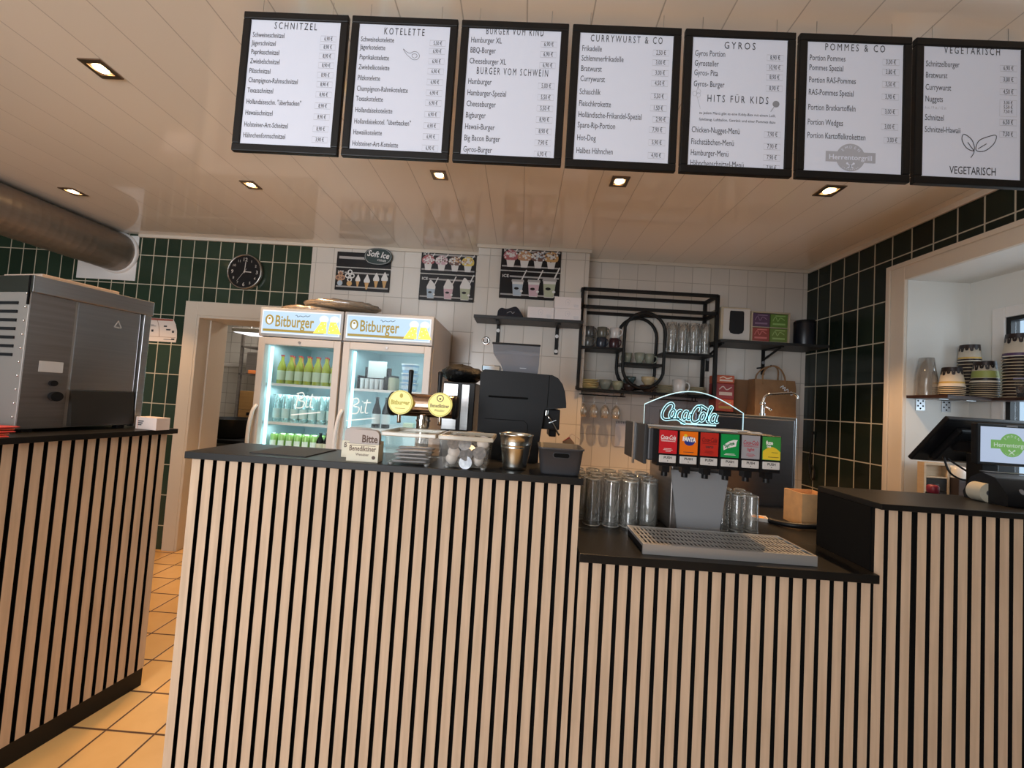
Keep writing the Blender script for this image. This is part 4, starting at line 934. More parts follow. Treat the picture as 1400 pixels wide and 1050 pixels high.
for k, (cn, c, s, tc) in enumerate(VAL):
    x = .495+.0715*k; xc = x+.031; y = 1.372
    b = wb(O); b.prism([(y+.003, 1.285+.02), (y-.001, 1.434), (1.4245, 1.434), (1.4245, 1.305)], x-.0035, x+.0655, 0, 'x')
    v = b.build('valve', black_plastic, t, bevel=.003)
    cm_ = mat('valve card '+cn, c, .4, spec=.25)
    b = wb(O); b.box(x, y-.0035, 1.350, x+.062, y-.0012, 1.431); q = b.build('flavour_card', cm_, v)
    if k == 0: q['label'] = 'red flavour card with white script'
    m2 = mat('valve print '+cn, tc, .4); yy = y-.0038
    b = wb(O); ms = [m2, lblw, vink, mat('fanta blue', (.02, .04, .25), .4), mat('lemon yellow', (.80, .58, .04), .35), mat('yellow tap', (.85, .55, .08), .4)]
    if k in (0, 2, 4):
        b.text(s, xc, 1.400, yy, .020, align='c', width=.052, shear=.35, bold=.02)
        b.stroke(catmull([(xc-.026, 1.398), (xc-.01, 1.3955), (xc+.01, 1.3975), (xc+.026, 1.397)], 4), .0015, yy, 0)
        b.rect(xc-.025, 1.392, xc+.025, 1.3935, yy, 0)
        if k: b.text(['zero', 'light'][k == 4], xc, 1.378, yy, .015, align='c', m=2 if k == 2 else 0, bold=.02)
        b.rect(xc-.014, 1.366, xc+.012, 1.3675, yy, 0); b.rect(xc-.016, 1.362, xc+.016, 1.3635, yy, 0); b.rect(xc-.008, 1.357, xc+.010, 1.3585, yy, 0)
    elif k == 1:
        b.disc(xc+.002, 1.398, .019, yy, 3, 20, .016); b.disc(xc-.012, 1.416, .006, yy, 4, 12)
        b.text(s, xc+.001, 1.397, yy-.0003, .020, align='c', width=.046, bold=.06, ang=-.06); b.rect(xc-.018, 1.358, xc+.018, 1.360, yy, 2)
    elif k == 3:
        pts = [(-.022, -.02), (-.008, -.012), (.02, -.004), (.022, .012), (.026, .018), (.012, .018), (-.004, .012), (-.018, .002), (-.024, -.004)]
        b.flat([(xc+p[0], 1.394+p[1]) for p in pts], yy, 1); b.text(s, xc-.001, 1.390, yy-.0003, .016, align='c', width=.036, bold=.04, ang=.42)
        b.rect(xc-.016, 1.362, xc+.016, 1.3635, yy, 1); b.rect(xc-.02, 1.3585, xc+.02, 1.360, yy, 1)
    else:
        b.flat([(xc-.030, 1.3515), (xc+.030, 1.3515), (xc+.030, 1.380)]+[(xc+.030-.006*q, 1.380+.016*math.sin(PI*q/10)) for q in range(1, 10)]+[(xc-.030, 1.380)], yy, 4)
        b.text(s, xc-.008, 1.404, yy, .018, align='c', width=.024, bold=.05); b.text('tea', xc-.01, 1.394, yy-.0003, .012, align='c', m=0, bold=.03); b.rect(xc+.0, 1.376, xc+.022, 1.3775, yy-.0003, 2); b.rect(xc-.012, 1.360, xc+.025, 1.3615, yy-.0003, 2)
    b.build('card_print', ms, v)
    b = wb(O); b.box(x+.002, y-.0055, 1.318, x+.060, y+.0005, 1.344); q = b.build('push_plate', push, v, bevel=.002)
    b = wb(O); b.text('PUSH', xc, 1.332, y-.0058, .0115, align='c', width=.028, bold=.03); b.disc(xc, 1.325, .0018, y-.0058, 0, 8); b.build('push_lettering', vink, v)
    b = wb(O); b.box(xc-.013, y+.008, 1.283, xc+.013, y+.04, 1.306).cyl((xc, y+.022, 1.268), .011, .016, 0, 14); b.build('nozzle', black_plastic, v)
# lit clear sign standing on the head
edge = mat('lit sign edge', (.5, .7, .7), .4, emit=(.62, .92, .95), es=1.0); script = mat('lit etched script', (.6, .9, .95), .4, emit=(.45, .82, .88), es=.85)
sc_dark = mat('script core', (.03, .07, .08), .3)
acr = clear('tinted acrylic', (.74, .76, .82), .06)
sx0, sx1, sy = .500, .893, 1.56
arc = [(sx0, 1.436), (sx0, 1.520)]+[(sx0+(sx1-sx0)*i/16, 1.520-.012*i/16+.068*math.sin(PI*i/16)) for i in range(1, 16)]+[(sx1, 1.508), (sx1, 1.436)]
b = wb(O); b.prism(arc, sy, sy+.006); s = b.build('acrylic_sign', acr, t)
b = wb(O); P = [(p[0], sy+.003, p[1]) for p in arc]; b.tube(P[1:], .0019, 0, 8); b.tube(P[:2], .0010, 0, 6); b.build('lit_edge', edge, s)
b = wb(O); b.box(sx0-.02, sy-.012, 1.4352, sx1+.02, sy+.018, 1.4400); b.build('sign_base', white_plastic, s)
def el(cx, cz, rx, rz, a0, a1, n=12, sk=.28): 
    return [(cx+rx*math.cos(math.radians(a0+(a1-a0)*i/n))+sk*rz*math.sin(math.radians(a0+(a1-a0)*i/n)), cz+rz*math.sin(math.radians(a0+(a1-a0)*i/n))) for i in range(n+1)]
SCR = [catmull([(.80, .62), (.86, .86), (.68, 1.0), (.36, .80), (.10, .36), (.10, .0), (.34, -.12), (.80, -.04), (1.2, -.02), (1.55, -.2), (1.75, -.24)], 6),
       el(.80, .30, .17, .29, 0, 360), el(1.28, .30, .17, .29, 55, 310), el(1.72, .30, .17, .29, 50, 320), catmull([(1.98, .58), (1.88, .2), (1.92, .02), (2.08, .10)], 4), [(2.06, .36), (2.20, .40)],
       catmull([(2.72, .62), (2.80, .86), (2.62, 1.0), (2.34, .74), (2.16, .30), (2.22, -.06), (2.50, -.08), (2.74, .10)], 6),
       catmull([(2.62, .98), (2.85, 1.03), (3.05, .95), (3.24, .84)], 5),
       el(2.95, .30, .17, .29, 0, 360), catmull([(3.20, .12), (3.42, .6), (3.60, .98), (3.48, 1.0), (3.34, .5), (3.30, .06), (3.44, .02)], 5), el(3.72, .28, .17, .28, 50, 320), catmull([(3.99, .56), (3.88, .2), (3.92, .02), (4.08, .10)], 4)]
u = .060; ox, oz = .566, 1.472
b = wb(O)
for st in SCR:
    Q = [(ox+p[0]*u*.93, oz+p[1]*u-.0024*p[0]) for p in st]
    b.stroke(Q, .0120, sy-.0008, 0); b.stroke(Q, .0055, sy-.0014, 1)
b.rect(.645, 1.449, .785, 1.455, sy-.0008, 0)
b.build('etched_script', [script, sc_dark], s)
b = wb(O); b.box(.72, 1.43, 1.4355, .80, 1.50, 1.439).box(.86, 1.45, 1.4355, .90, 1.475, 1.4395); b.build('paper_strip', white_plastic, t)

# glasses standing upside down either side of the dispenser
r = thing('tumbler', '', 'glass')
MB().lathe([(.033, 0), (.032, .02), (.030, .165), (.029, .17), (.027, .17), (.0, .169)], (0,0,0), 18).lathe([(.031, .0), (.0275, .155), (0, .156)], (0,0,0), 18).build('body', glass, r)
MB().lathe([(.0318, .0), (.0345, .001), (.0345, .003), (.0318, .004)], (0,0,0), 18).lathe([(.0285, .166), (.0305, .1685), (.0285, .171), (.022, .1712)], (0,0,0), 18).build('rim', clear('glint rim', (.8, .85, .85), .35, .03, (.85, .85, .8), .35), r)  # milky rim; its glitter is put into the colour
sp = []; lb = []
for j in range(4):
    for k in range(5 if j else 4):
        sp.append((.250+.070*k+(.0 if j else .045)+.004*j, 1.478+.072*j, WT)); lb.append('upside-down clear tumbler left of the soda dispenser, %s row, %s' % (['front', 'second', 'third', 'back'][j], ORD[k]))
sp2 = []; lb2 = []
for j in range(3):
    for k in range(3): sp2.append((.805+.056*k+.008*j, 1.525+.058*j, WT)) ; lb2.append('upside-down clear tumbler right of the soda dispenser, %s row, %s' % (['front', 'middle', 'back'][j], ['left', 'middle', 'right'][k]))
copies(r, sp, lb, 'upside-down tumblers left of the dispenser')
for p, l in zip(sp2, lb2): dup(r, p, None, l, 'upside-down tumblers right of the dispenser').scale = (.74, .74, .80)

# other things on the worktop
O = (1.20, 2.0, 0); t = thing('steel_cabinet', 'tall brushed steel cabinet behind the soda dispenser', 'cabinet', O)
b = wb(O); b.box(.90, 2.0, .06, 1.415, 2.52, 1.505); b.build('casing', steel, t, bevel=.006)
b = wb(O); b.box(.902, 1.992, .12, 1.398, 1.9995, 1.49); b.build('door', mat('dull grey steel', (.40, .41, .44), .35, 1.0, noise=((4, 4, 60), .4, (.33, .34, .37))), t, bevel=.003)
b = wb(O); b.box(.94, 2.04, 0, .98, 2.08, .059).box(1.33, 2.04, 0, 1.37, 2.08, .059).box(.94, 2.44, 0, .98, 2.48, .059).box(1.33, 2.44, 0, 1.37, 2.48, .059); b.build('feet', black_plastic, t)
b = wb(O); b.box(1.10, 1.9885, 1.26, 1.17, 1.9915, 1.285); b.build('white_label', lblw, t)
t = thing('faucet', 'chrome swivel faucet standing on the steel cabinet', 'faucet', (1.275, 2.06, 1.505))
MB().cyl((0, 0, 0), .014, .012, 0, 18).cyl((0, 0, .012), .009, .05, 0, 16).ball((0, 0, .065), .014, 0, 14).tube(catmull([(0, 0, .065), (.006, 0, .095), (.025, 0, .112), (.06, 0, .118), (.13, 0, .126), (.16, 0, .126), (.176, 0, .115), (.180, 0, .10)], 5), .006, 0, 10).build('spout', chrome, t)
MB().tube([(.0, 0, .055), (.02, -.02, .04), (.028, -.028, .028)], .006, 0, 10).build('lever', chrome, t)
t = thing('cardboard_box', 'small open brown cardboard box beside the dark end of the right counter', 'box', (1.262, 1.64, WT))
MB().box(-.075, -.005, 0, .045, 0, .135).box(-.075, .10, 0, .045, .105, .135).box(-.075, 0, 0, -.07, .10, .135).box(.04, 0, 0, .045, .10, .135).box(-.07, 0, 0, .04, .10, .005).build('carton', cardboard, t)
MB().add([(-.075, -.0005, .135), (.045, -.0005, .135), (.045, .10, .112), (-.075, .10, .128)], [(0, 1, 2, 3)]).build('flap', cardboard, t)
t = thing('ash_tray', 'small white tray with an orange rim right of the tumblers', 'tray', (1.05, 1.70, WT), -.3)
MB().box(-.035, -.028, 0, .035, .028, .006).box(-.035, -.028, .006, .035, -.022, .014).box(-.035, .022, .006, .035, .028, .014).box(-.035, -.022, .006, -.029, .022, .014).box(.029, -.022, .006, .035, .022, .014).build('tray', white_plastic, t)
MB().box(-.024, -.016, .006, -.004, .016, .012).box(.002, -.016, .006, .022, .016, .012).build('orange_sachets', mat('orange sachet', (.8, .35, .08), .5), t)
tag(MB().tube(catmull([(1.07, 1.66, WT+.012), (1.12, 1.60, WT+.014), (1.20, 1.58, WT+.02), (1.30, 1.60, WT+.012), (1.36, 1.66, WT+.012)], 6), .011, 0, 10).build('black_cable', black_plastic), 'thick black cable lying in front of the cardboard box', 'cable')
t = thing('wall_calendar', 'white spiral calendar hanging behind the left side of the dispenser', 'calendar', (1.0, YB, 1.273))
MB().box(-.165, -.006, -.11, .165, -.001, .10).build('pages', mat('calendar paper', (.72, .70, .72), .6), t)
b = MB()
for k in range(22): b.tube([(-.158+.015*k, -.0075, .088), (-.158+.015*k, -.010, .103), (-.158+.015*k, -.001, .108)], .0022, 0, 5)
b.build('spiral', mat('dark spiral', (.08, .08, .12), .4), t)

# ------------------------------------------------------------------ wall shelf on the pillar and what stands on it
sh_m = mat('black shelf board', (.020, .020, .020), .5)
O = (.02, 3.0, 2.13); t = thing('wall_shelf', 'black shelf mounted on the tiled pillar above the coffee machine', 'shelf', O)
b = wb(O); b.box(-.405, 2.96, 2.128, .447, PILY-.001, 2.152); b.build('board', sh_m, t, bevel=.002)
for i, x in enumerate((-.222, .268)):
    b = wb(O); b.box(x-.014, PILY-.011, 1.905 if i else 1.93, x+.014, PILY-.001, 2.127).box(x-.012, 3.0, 2.117, x+.012, PILY-.011, 2.127); q = b.build('bracket', black_metal, t)
    b = wb(O)
    for z in ((2.055, 1.93) if i else (2.075,)): b.cyl((x, PILY-.0125, z), .015, .0015, 0, 18, 'y')
    b.v = [v for v in b.v]; b.build('cover_cap', white_plastic, q)
bx = mat('white carton', (.74, .67, .65), .6)
for x, z, lb in ((.115, 2.1525, 'white carton on the pillar shelf, left one of the lower pair'), (.325, 2.1525, 'white carton on the pillar shelf, right one of the lower pair'), (.322, 2.2435, 'white carton standing on top of the lower pair')):
    t = thing('white_carton', lb, 'box', (x, 3.02, z), 0, 'white cartons on the pillar shelf')
    MB().box(-.103, -.04, 0, .103, .10, .09).build('carton', bx, t, bevel=.001)
    b = MB(); b.stroke(catmull([(.0, .025), (.012, .04), (.015, .06), (.004, .072), (-.012, .068), (-.018, .05), (-.012, .03)], 4), .0012, -.0405); b.rect(.045, .03, .085, .032, -.0405); b.rect(.045, .022, .085, .024, -.0405); b.rect(.05, .014, .085, .016, -.0405); b.rect(-.001, .045, .003, .055, -.0405); b.build('print', box_line, t)
b = MB(); b.prism(catmull([(-.105, 0), (-.10, .045), (-.075, .07), (-.03, .065), (.03, .085), (.055, .075), (.075, .05), (.10, .012), (.10, 0)], 4), -.06, .06, 0, 'y', True)
t = thing('baseball_hat', 'dark fabric cap lying on the left of the pillar shelf', 'cap', (-.12, 3.05, 2.1525))
b.build('crown', mat('dark navy cloth', (.010, .010, .016), .8, bump=(60, .4)), t)
MB().stroke(catmull([(-.03, .03), (.0, .045), (.015, .03), (.03, .042)], 4), .004, -.0605).build('emblem', mid_grey, t)
t = thing('wall_socket', 'round metal socket fitting on the pillar left of the bean hopper', 'socket', (-.32, PILY, 1.985))
MB().lathe([(.036, 0), (.036, -.004), (.022, -.008), (.020, -.004), (0, -.004)], (0,0,0), 24, 0, 'y').build('plate', chrome, t); MB().box(-.012, -.03, -.018, .012, -.008, .02).build('valve_body', dark_steel, t)

# ------------------------------------------------------------------ black metal wall rack with crockery
RY0, RY1 = 3.14, 3.365
O = (1.0, RY1, 1.62); t = thing('wall_rack', 'black metal wall rack with an oval centre full of crockery', 'rack', O)
b = wb(O); q = .012
def bar(b, p0, p1, r=.0132): b.tube([p0, p1], r*1.35, 0, 4, square=True)
for y in (RY0, RY1-.012):
    for x in (.457, 1.553): bar(b, (x, y, 1.625), (x, y, 2.462))
    bar(b, (.457, y, 2.455), (1.553, y, 2.455)); bar(b, (.457, y, 2.31), (1.553, y, 2.31))
for x in (.457, 1.553):
    for z in (2.455, 2.31, 1.64): bar(b, (x, RY0, z), (x, RY1-.012, z))
b.build('frame', black_metal, t)
def oval(y): return [(.978+.167*math.cos(a*PI/12), y, (2.118 if a < 12 else 1.835)+.167*math.sin(a*PI/12)) for a in range(24)]
for y in (RY0, RY1-.02):
    b = wb(O); b.tube(oval(y), .0135, 0, 10, True); b.build('oval_ring', black_metal, t)
for nm, x0, x1, z in (('left_shelf', .47, .815, 1.985), ('right_shelf', 1.143, 1.54, 1.975), ('oval_shelf', .815, 1.141, 1.872), ('bottom_shelf', .457, 1.553, 1.64)):
    b = wb(O); b.box(x0, RY0, z-.02, x1, RY1-.002, z); b.build(nm, black_metal, t)
b = wb(O)
for x0, x1 in ((.48, .86), (1.08, 1.45)):
    b.tube([(x0, RY0+.05, 1.59), (x1, RY0+.05, 1.59)], .005, 0, 6).tube([(x0, RY0+.11, 1.59), (x1, RY0+.11, 1.59)], .005, 0, 6)
    for x in (x0+.02, x1-.02): b.tube([(x, RY0+.05, 1.59), (x, RY0+.05, 1.622)], .004, 0, 6).tube([(x, RY0+.11, 1.59), (x, RY0+.11, 1.622)], .004, 0, 6).tube([(x, RY0+.05, 1.59), (x, RY0+.11, 1.59)], .004, 0, 6)
b.build('glass_hanger', black_metal, t)
def mug(label, loc, col, h=.088, r=.043, rot=0, group='mugs on the wall rack', low=False, name='mug'):
    t = thing(name, label, 'mug' if name == 'mug' else 'cup', loc, rot, group)
    cm_ = mat('glaze %s' % (col,), col, .25)
    pf = [(0, 0), (r*.8, 0), (r*.92, h*.1), (r, h*.55), (r*.97, h), (r*.90, h), (r*.90, h*.15), (0, h*.12)] if not low else [(0, 0), (r*.5, 0), (r*.52, .006), (r*.9, h*.5), (r, h), (r*.95, h), (r*.82, h*.45), (0, h*.15)]
    MB().lathe(pf, (0,0,0), 24).build('cup_body', cm_, t)
    MB().tube(catmull([(r*.9, 0, h*.80), (r*1.45, 0, h*.78), (r*1.62, 0, h*.5), (r*1.3, 0, h*.25), (r*.85, 0, h*.2)], 4), r*.12, 0, 8).build('handle', cm_, t)
    return t
for x, c0, c1, l0, l1 in ((.540, (.10, .095, .085), (.075, .07, .065), 'dark grey', 'charcoal brown'), (.648, (.035, .04, .052), (.12, .11, .085), 'dark slate blue', 'olive grey'), (.756, (.06, .025, .028), (.62, .58, .55), 'dark maroon', 'white')):
    mug(l0+' mug standing low on the left rack shelf, under a %s one' % l1, (x, 3.235, 1.9855), c0, rot=-.9); mug(l1+' mug stacked on the %s mug on the left rack shelf' % l0, (x+.003, 3.235, 2.0745), c1, rot=-.8)
for k, (x, y) in enumerate(((.875, 3.25), (.962, 3.20), (1.052, 3.23))):
    mug(['pale green cup at the left on the oval shelf', 'pale green cup in the middle on the oval shelf', 'pale green cup at the right on the oval shelf'][k], (x, y, 1.8725), (.26, .27, .21), .088, .042, [2.2, 1.5, .1][k], 'cups on the oval rack shelf', True, 'cup')
mug('dark teal cup on top of the dark bowl in the oval ring', (.897, 3.225, 1.7015), (.055, .085, .085), .06, .052, 1.9, 'cups at the bottom of the oval ring', True, 'cup')
mug('dark brown cup under the teal cup in the oval ring', (.897, 3.225, 1.6405), (.06, .035, .03), .06, .055, 2.2, 'cups at the bottom of the oval ring', True, 'cup')
mug('cream cup on top of the brown cup in the oval ring', (1.045, 3.215, 1.6995), (.55, .44, .26), .068, .056, .1, 'cups at the bottom of the oval ring', True, 'cup')
mug('brown cup under the cream cup in the oval ring', (1.045, 3.215, 1.6405), (.08, .045, .03), .058, .062, .3, 'cups at the bottom of the oval ring', True, 'cup')
mug('grey green cup beside the yellow bowls on the bottom rack shelf', (.695, 3.215, 1.6405), (.24, .25, .21), .082, .052, 1.9, 'cups on the bottom rack shelf', True, 'cup')
mug('small olive cup left of the oval ring on the bottom shelf', (.795, 3.205, 1.6405), (.34, .33, .22), .075, .048, 1.5, 'cups on the bottom rack shelf', True, 'cup')
mug('white mug standing between the plates on the bottom rack shelf', (1.30, 3.215, 1.6405), (.70, .67, .64), .12, .052, -.1)
def plates(x, y, z, n, r, h, col, what, cat, place):
    cm_ = mat('glaze %s' % (col,), col, .3); root = None
    for k in range(n):
        lb = '%s %s, %s, stack %s' % (what, cat, 'topmost' if k == n-1 else ('bottom one' if k == 0 else ['second', 'third', 'fourth', 'fifth'][k-1]+' from bottom'), place)
        if not root: root = tag(MB().lathe([(0, .002), (r*.6, 0), (r*.65, .002), (r, h), (r*.97, h+.002), (r*.62, .006), (0, .006)], (0,0,0), 28).build(cat, cm_, None, (x, y, z)), lb, cat, '%ss stacked %s' % (cat, place))
        else: dup(root, (x, y, z+k*(h+.0025)), None, lb, '%ss stacked %s' % (cat, place))
plates(.565, 3.235, 1.641, 4, .082, .017, (.52, .40, .18), 'mustard yellow', 'bowl', 'at the left end of the rack')
plates(1.195, 3.245, 1.641, 5, .078, .011, (.33, .28, .18), 'olive brown', 'plate', 'left of the white mug')
plates(1.455, 3.245, 1.641, 5, .082, .011, (.34, .29, .19), 'olive brown', 'plate', 'right of the white mug')
r = thing('tall_glass', '', 'glass')
MB().lathe([(.030, 0), (.033, .03), (.038, .18), (.041, .255), (.039, .255), (.034, .16), (.028, .02), (0, .018)], (0,0,0), 18).build('body', glass, r)
MB().lathe([(0, .0), (.0305, .0), (.0325, .02), (.030, .022)], (0,0,0), 18).build('base', MATS['glint rim'], r)
copies(r, [(1.215+.093*(k % 4), 3.20+.085*(k//4), 1.9755) for k in range(8)], ['tall clear beer glass on the right rack shelf, %s row, %s' % (['front', 'back'][k//4], ORD[k % 4]) for k in range(8)], 'tall glasses on the right rack shelf')
r = thing('wine_glass', '', 'wine glass')
MB().lathe([(.034, .0), (.034, .002), (.006, .006), (.004, .012), (.004, .085)], (0,0,0), 18).build('stem', glass, r)
MB().lathe([(.004, .085), (.020, .096), (.036, .12), (.040, .15), (.034, .195), (.033, .195), (.039, .15), (.034, .122), (.0, .092)], (0,0,0), 18).build('bowl', glass, r)
for k in range(4):
    q = r if k == 0 else dup(r, (0, 0, 0)); q.location = (.520+.092*k, RY0+.08, 1.600); q.rotation_euler = (PI, 0, 0); q['label'] = 'upside-down wine glass hanging under the rack, '+ORD[k]+' of four'; q['group'] = 'wine glasses hanging under the rack'

# ------------------------------------------------------------------ second wall shelf, right of the rack
O = (1.98, 3.2, 2.07); t = thing('wall_shelf', 'black shelf in the corner beside the green tiles', 'shelf', O)
b = wb(O); b.box(1.565, 3.085, 2.075, 2.415, YB-.001, 2.097); b.build('board', sh_m, t, bevel=.002)
for x in (1.60, 2.075):
    b = wb(O); b.box(x-.013, YB-.012, 1.86, x+.013, YB-.001, 2.074).box(x-.011, 3.12, 2.066, x+.011, YB-.012, 2.0745).tube([(x, 3.15, 2.066), (x, YB-.012, 1.99)], .009, 0, 8); q = b.build('bracket', black_metal, t)
    b = wb(O); b.cyl((x, YB-.014, 1.965), .014, .002, 0, 16, 'y'); b.build('cover_cap', mid_grey, q)
SZ = 2.0975
t = thing('napkin_dispenser', 'beige dispenser box with a dark rounded window on the corner shelf', 'dispenser', (1.71, 3.14, SZ))
MB().box(-.125, 0, 0, .112, .19, .275).build('casing', mat('beige board', (.46, .38, .27), .6), t, bevel=.003)  # muted beige; the shade on the dispenser is in the colour
MB().box(-.105, -.003, .012, .106, -.0005, .262).build('front', mat('pale front', (.56, .52, .48), .5), t)
pts = [(-.055, .235), (-.05, .245), (.05, .245), (.058, .235), (.06, .09), (.048, .065), (.02, .055), (-.02, .055), (-.048, .065), (-.058, .09)]
MB().prism(pts, -.006, -.0032).build('window', matte_black, t)
t = thing('tea_rack', 'shallow beige wooden tea box holder standing on the corner shelf', 'rack', (1.985, 3.14, SZ))
b = MB().box(-.155, 0, 0, -.143, .10, .255).box(.143, 0, 0, .155, .10, .255).box(-.143, 0, 0, .143, .10, .012).box(-.143, 0, .243, .143, .10, .255).box(-.143, .09, .012, .143, .10, .243).box(-.143, .005, .124, .143, .09, .13); b.build('case', mat('beige wood', (.42, .35, .25), .6), t)
for x, z, c, cn, lb in ((-.0715, .1305, (.085, .04, .085), 'dark plum', 'top left'), (.0715, .1305, (.10, .19, .035), 'leaf green', 'top right'), (-.0715, .0125, (.27, .05, .04), 'red', 'bottom left'), (.0715, .0125, (.13, .19, .04), 'moss green', 'bottom right')):  # carton colours darkened to carry the shade lying over them
    q = thing('tea_box', '%s tea box, %s of the four in the wooden holder' % (cn, lb), 'tea box', (1.985+x, 3.145, SZ+z), 0, 'tea boxes in the wooden holder')
    MB().box(-.068, .002, 0, .068, .08, .108).build('carton', mat('tea '+cn, c, .45), q)
    b = MB(); rr = random.Random(lb); c2 = mat('tea print '+cn, tuple(min(.6, k*1.8+.08) for k in c), .5)
    b.stroke(catmull([(-.05, .05), (-.03, .085), (-.01, .05), (.01, .08), (.045, .06)], 4), .006, .0014); b.rect(-.05, .02, .05, .034, .0014); b.rect(-.03, .09, .05, .098, .0014); b.build('print', c2, q)
t = thing('black_canister', 'black lidded canister at the right end of the corner shelf', 'canister', (2.305, 3.21, SZ))
MB().lathe([(0, 0), (.070, 0), (.073, .01), (.073, .19), (.071, .195)], (0,0,0), 32).build('canister_body', mat('navy black tin', (.008, .010, .016), .35), t)
MB().lathe([(.075, .185), (.075, .205), (.068, .212), (0, .212)], (0,0,0), 32).ball((0, 0, .217), .010, 0, 10).build('lid', black_plastic, t)
# tins below the shelf
tin = [((.55, .10, .05), 'small yellow and orange tin at the bottom of the pile', .10, (.62, .40, .10)), ((.28, .03, .03), 'dark red square tin in the middle of the pile', .13, (.6, .5, .45)), ((.50, .10, .04), 'orange red tin on top of the pile beside the rack', .065, (.7, .6, .5))]
O = (1.655, 3.24, 1.505)
tg = MB().box(-.10, -.08, 0, .09, .134, .02).box(-.09, .1, -.03, .085, .134, 0); tag(tg.build('small_shelf', black_metal, None, (1.66, 3.24, 1.5)), 'small black shelf carrying the pile of tins', 'shelf')
z = 1.5205
for c, lb, h, c2 in tin:
    t = thing('food_tin', lb, 'tin', (1.66, 3.22, z), 0, 'tins piled beside the rack')
    MB().box(-.072, -.05, 0, .072, .08, h).build('tin_body', mat('tin %s' % (c,), c, .4), t, bevel=.006)
    b = MB(); b.rect(-.05, h*.25, .055, h*.45, -.0505); b.stroke(catmull([(-.05, h*.6), (-.02, h*.8), (.01, h*.6), (.05, h*.78)], 4), .008, -.0505); b.build('print', mat('tin print %s' % (c,), c2, .5), t); z += h+.0005
# paper bags hanging on the hook
def paper_bag(label, loc, w_, h, d, m, handle, mark):
    t = thing('paper_bag', label, 'bag', loc)
    rr = random.Random(label); J = lambda a: rr.uniform(-a, a)
    g = []
    for k in range(7):
        z = -h+h*k/6; s = 1-.25*(k/6)
        g.append([(-w_/2+J(.004), -d/2*s+J(.004), z), (0, -d/2*s-.006+J(.005), z), (w_/2+J(.004), -d/2*s+J(.004), z), (w_/2+J(.004), d/2*s*.9, z), (0, d/2*s*.9, z), (-w_/2+J(.004), d/2*s*.9, z)])
    b = MB(); b.add([v for q in g for v in q], [(6*j+i, 6*j+(i+1) % 6, 6*j+6+(i+1) % 6, 6*j+6+i) for j in range(6) for i in range(6)]+[(5, 4, 3, 2, 1, 0)]); b.build('bag_body', m, t)
    if handle:
        for y in (-d*.37-.004, d*.32): MB().tube(catmull([(-.10, y, -.04), (-.10, y*.9, .04), (-.05, y*.4, .10), (.02, y*.1, .118), (.06, y*.4, .085), (.075, y*.9, .02), (.075, y, -.04)], 5), .006, 0, 8).build('handle', m, t)
    if mark:
        b = MB(); b.stroke(catmull([(.02, -.06), (.045, -.045), (.04, -.07), (.06, -.055), (.055, -.085), (.08, -.07), (.085, -.1), (.11, -.09), (.105, -.115), (.13, -.105)], 4), .006, -d/2-.012); b.build('script_mark', mat('pale print', (.68, .74, .80), .5), t)
    return t
paper_bag('brown paper carrier bag with a white script mark hanging under the corner shelf', (2.04, 3.19, 1.80), .32, .40, .13, kraft, True, True)
paper_bag('second brown paper bag behind the marked one, showing at its left', (1.925, 3.31, 1.80), .30, .40, .06, mat('darker kraft', (.24, .13, .065), .8), False, False)
tag(MB().tube([(2.03, YB-.001, 1.915), (2.03, 3.19, 1.912), (2.03, 3.185, 1.925)], .006, 0, 8).build('wall_hook', black_metal), 'black hook holding the paper bag', 'hook')
t = thing('hanging_cord', 'dark cord looping down the green tiles near the corner', 'cord', (XR-.012, 3.25, 1.35))
MB().tube(catmull([(0, .0, .04), (0, .01, -.08), (0, .03, -.22), (0, -.01, -.34), (0, -.03, -.28), (0, .0, -.22)], 6), .006, 0, 8).build('cord', black_plastic, t); MB().box(-.002, -.01, .03, .011, .01, .055).build('plug', black_plastic, t)

# ------------------------------------------------------------------ niche shelf with cups
NZ = 1.692
O = (2.63, 2.4, NZ); t = thing('niche_shelf', 'dark brown shelf board across the window niche', 'shelf', O)
b = wb(O); b.prism([(XR+.001, NY1-.013), (XR+.001, 2.26), (2.69, 2.26), (2.69, 1.3), (NX-.014, 1.3), (NX-.014, NY1-.013)], NZ-.018, NZ, 0, 'z'); b.build('board', mat('dark brown board', (.035, .016, .012), .4), t, bevel=.001)
for x in (2.50, 2.66):
    b = wb(O); b.box(x, NY1-.016, NZ-.09, x+.055, NY1-.0125, NZ-.0185); b.box(x, 2.36, NZ-.022, x+.055, NY1-.017, NZ-.0185)
    q = b.build('bracket', mat('zinc bracket', (.50, .52, .54), .35, .9), t)
    b = wb(O)
    for i, (dx, dz) in enumerate(((.012, .03), (.043, .03), (.027, .045), (.012, .062), (.043, .062), (.027, .078))): b.disc(x+dx, NZ-dz, .0055, NY1-.0163, 0, 12)
    b.build('screw_holes', black_felt, q)
cups_cream = mat('printed cup cream', (.74, .66, .54), .45); cups_dark = mat('printed cup chocolate', (.018, .010, .010), .4); cups_lime = mat('printed cup lime', (.34, .38, .10), .45); cups_gold = mat('printed cup gold', (.62, .40, .10), .45); cups_plum = mat('printed cup plum', (.08, .045, .12), .4)
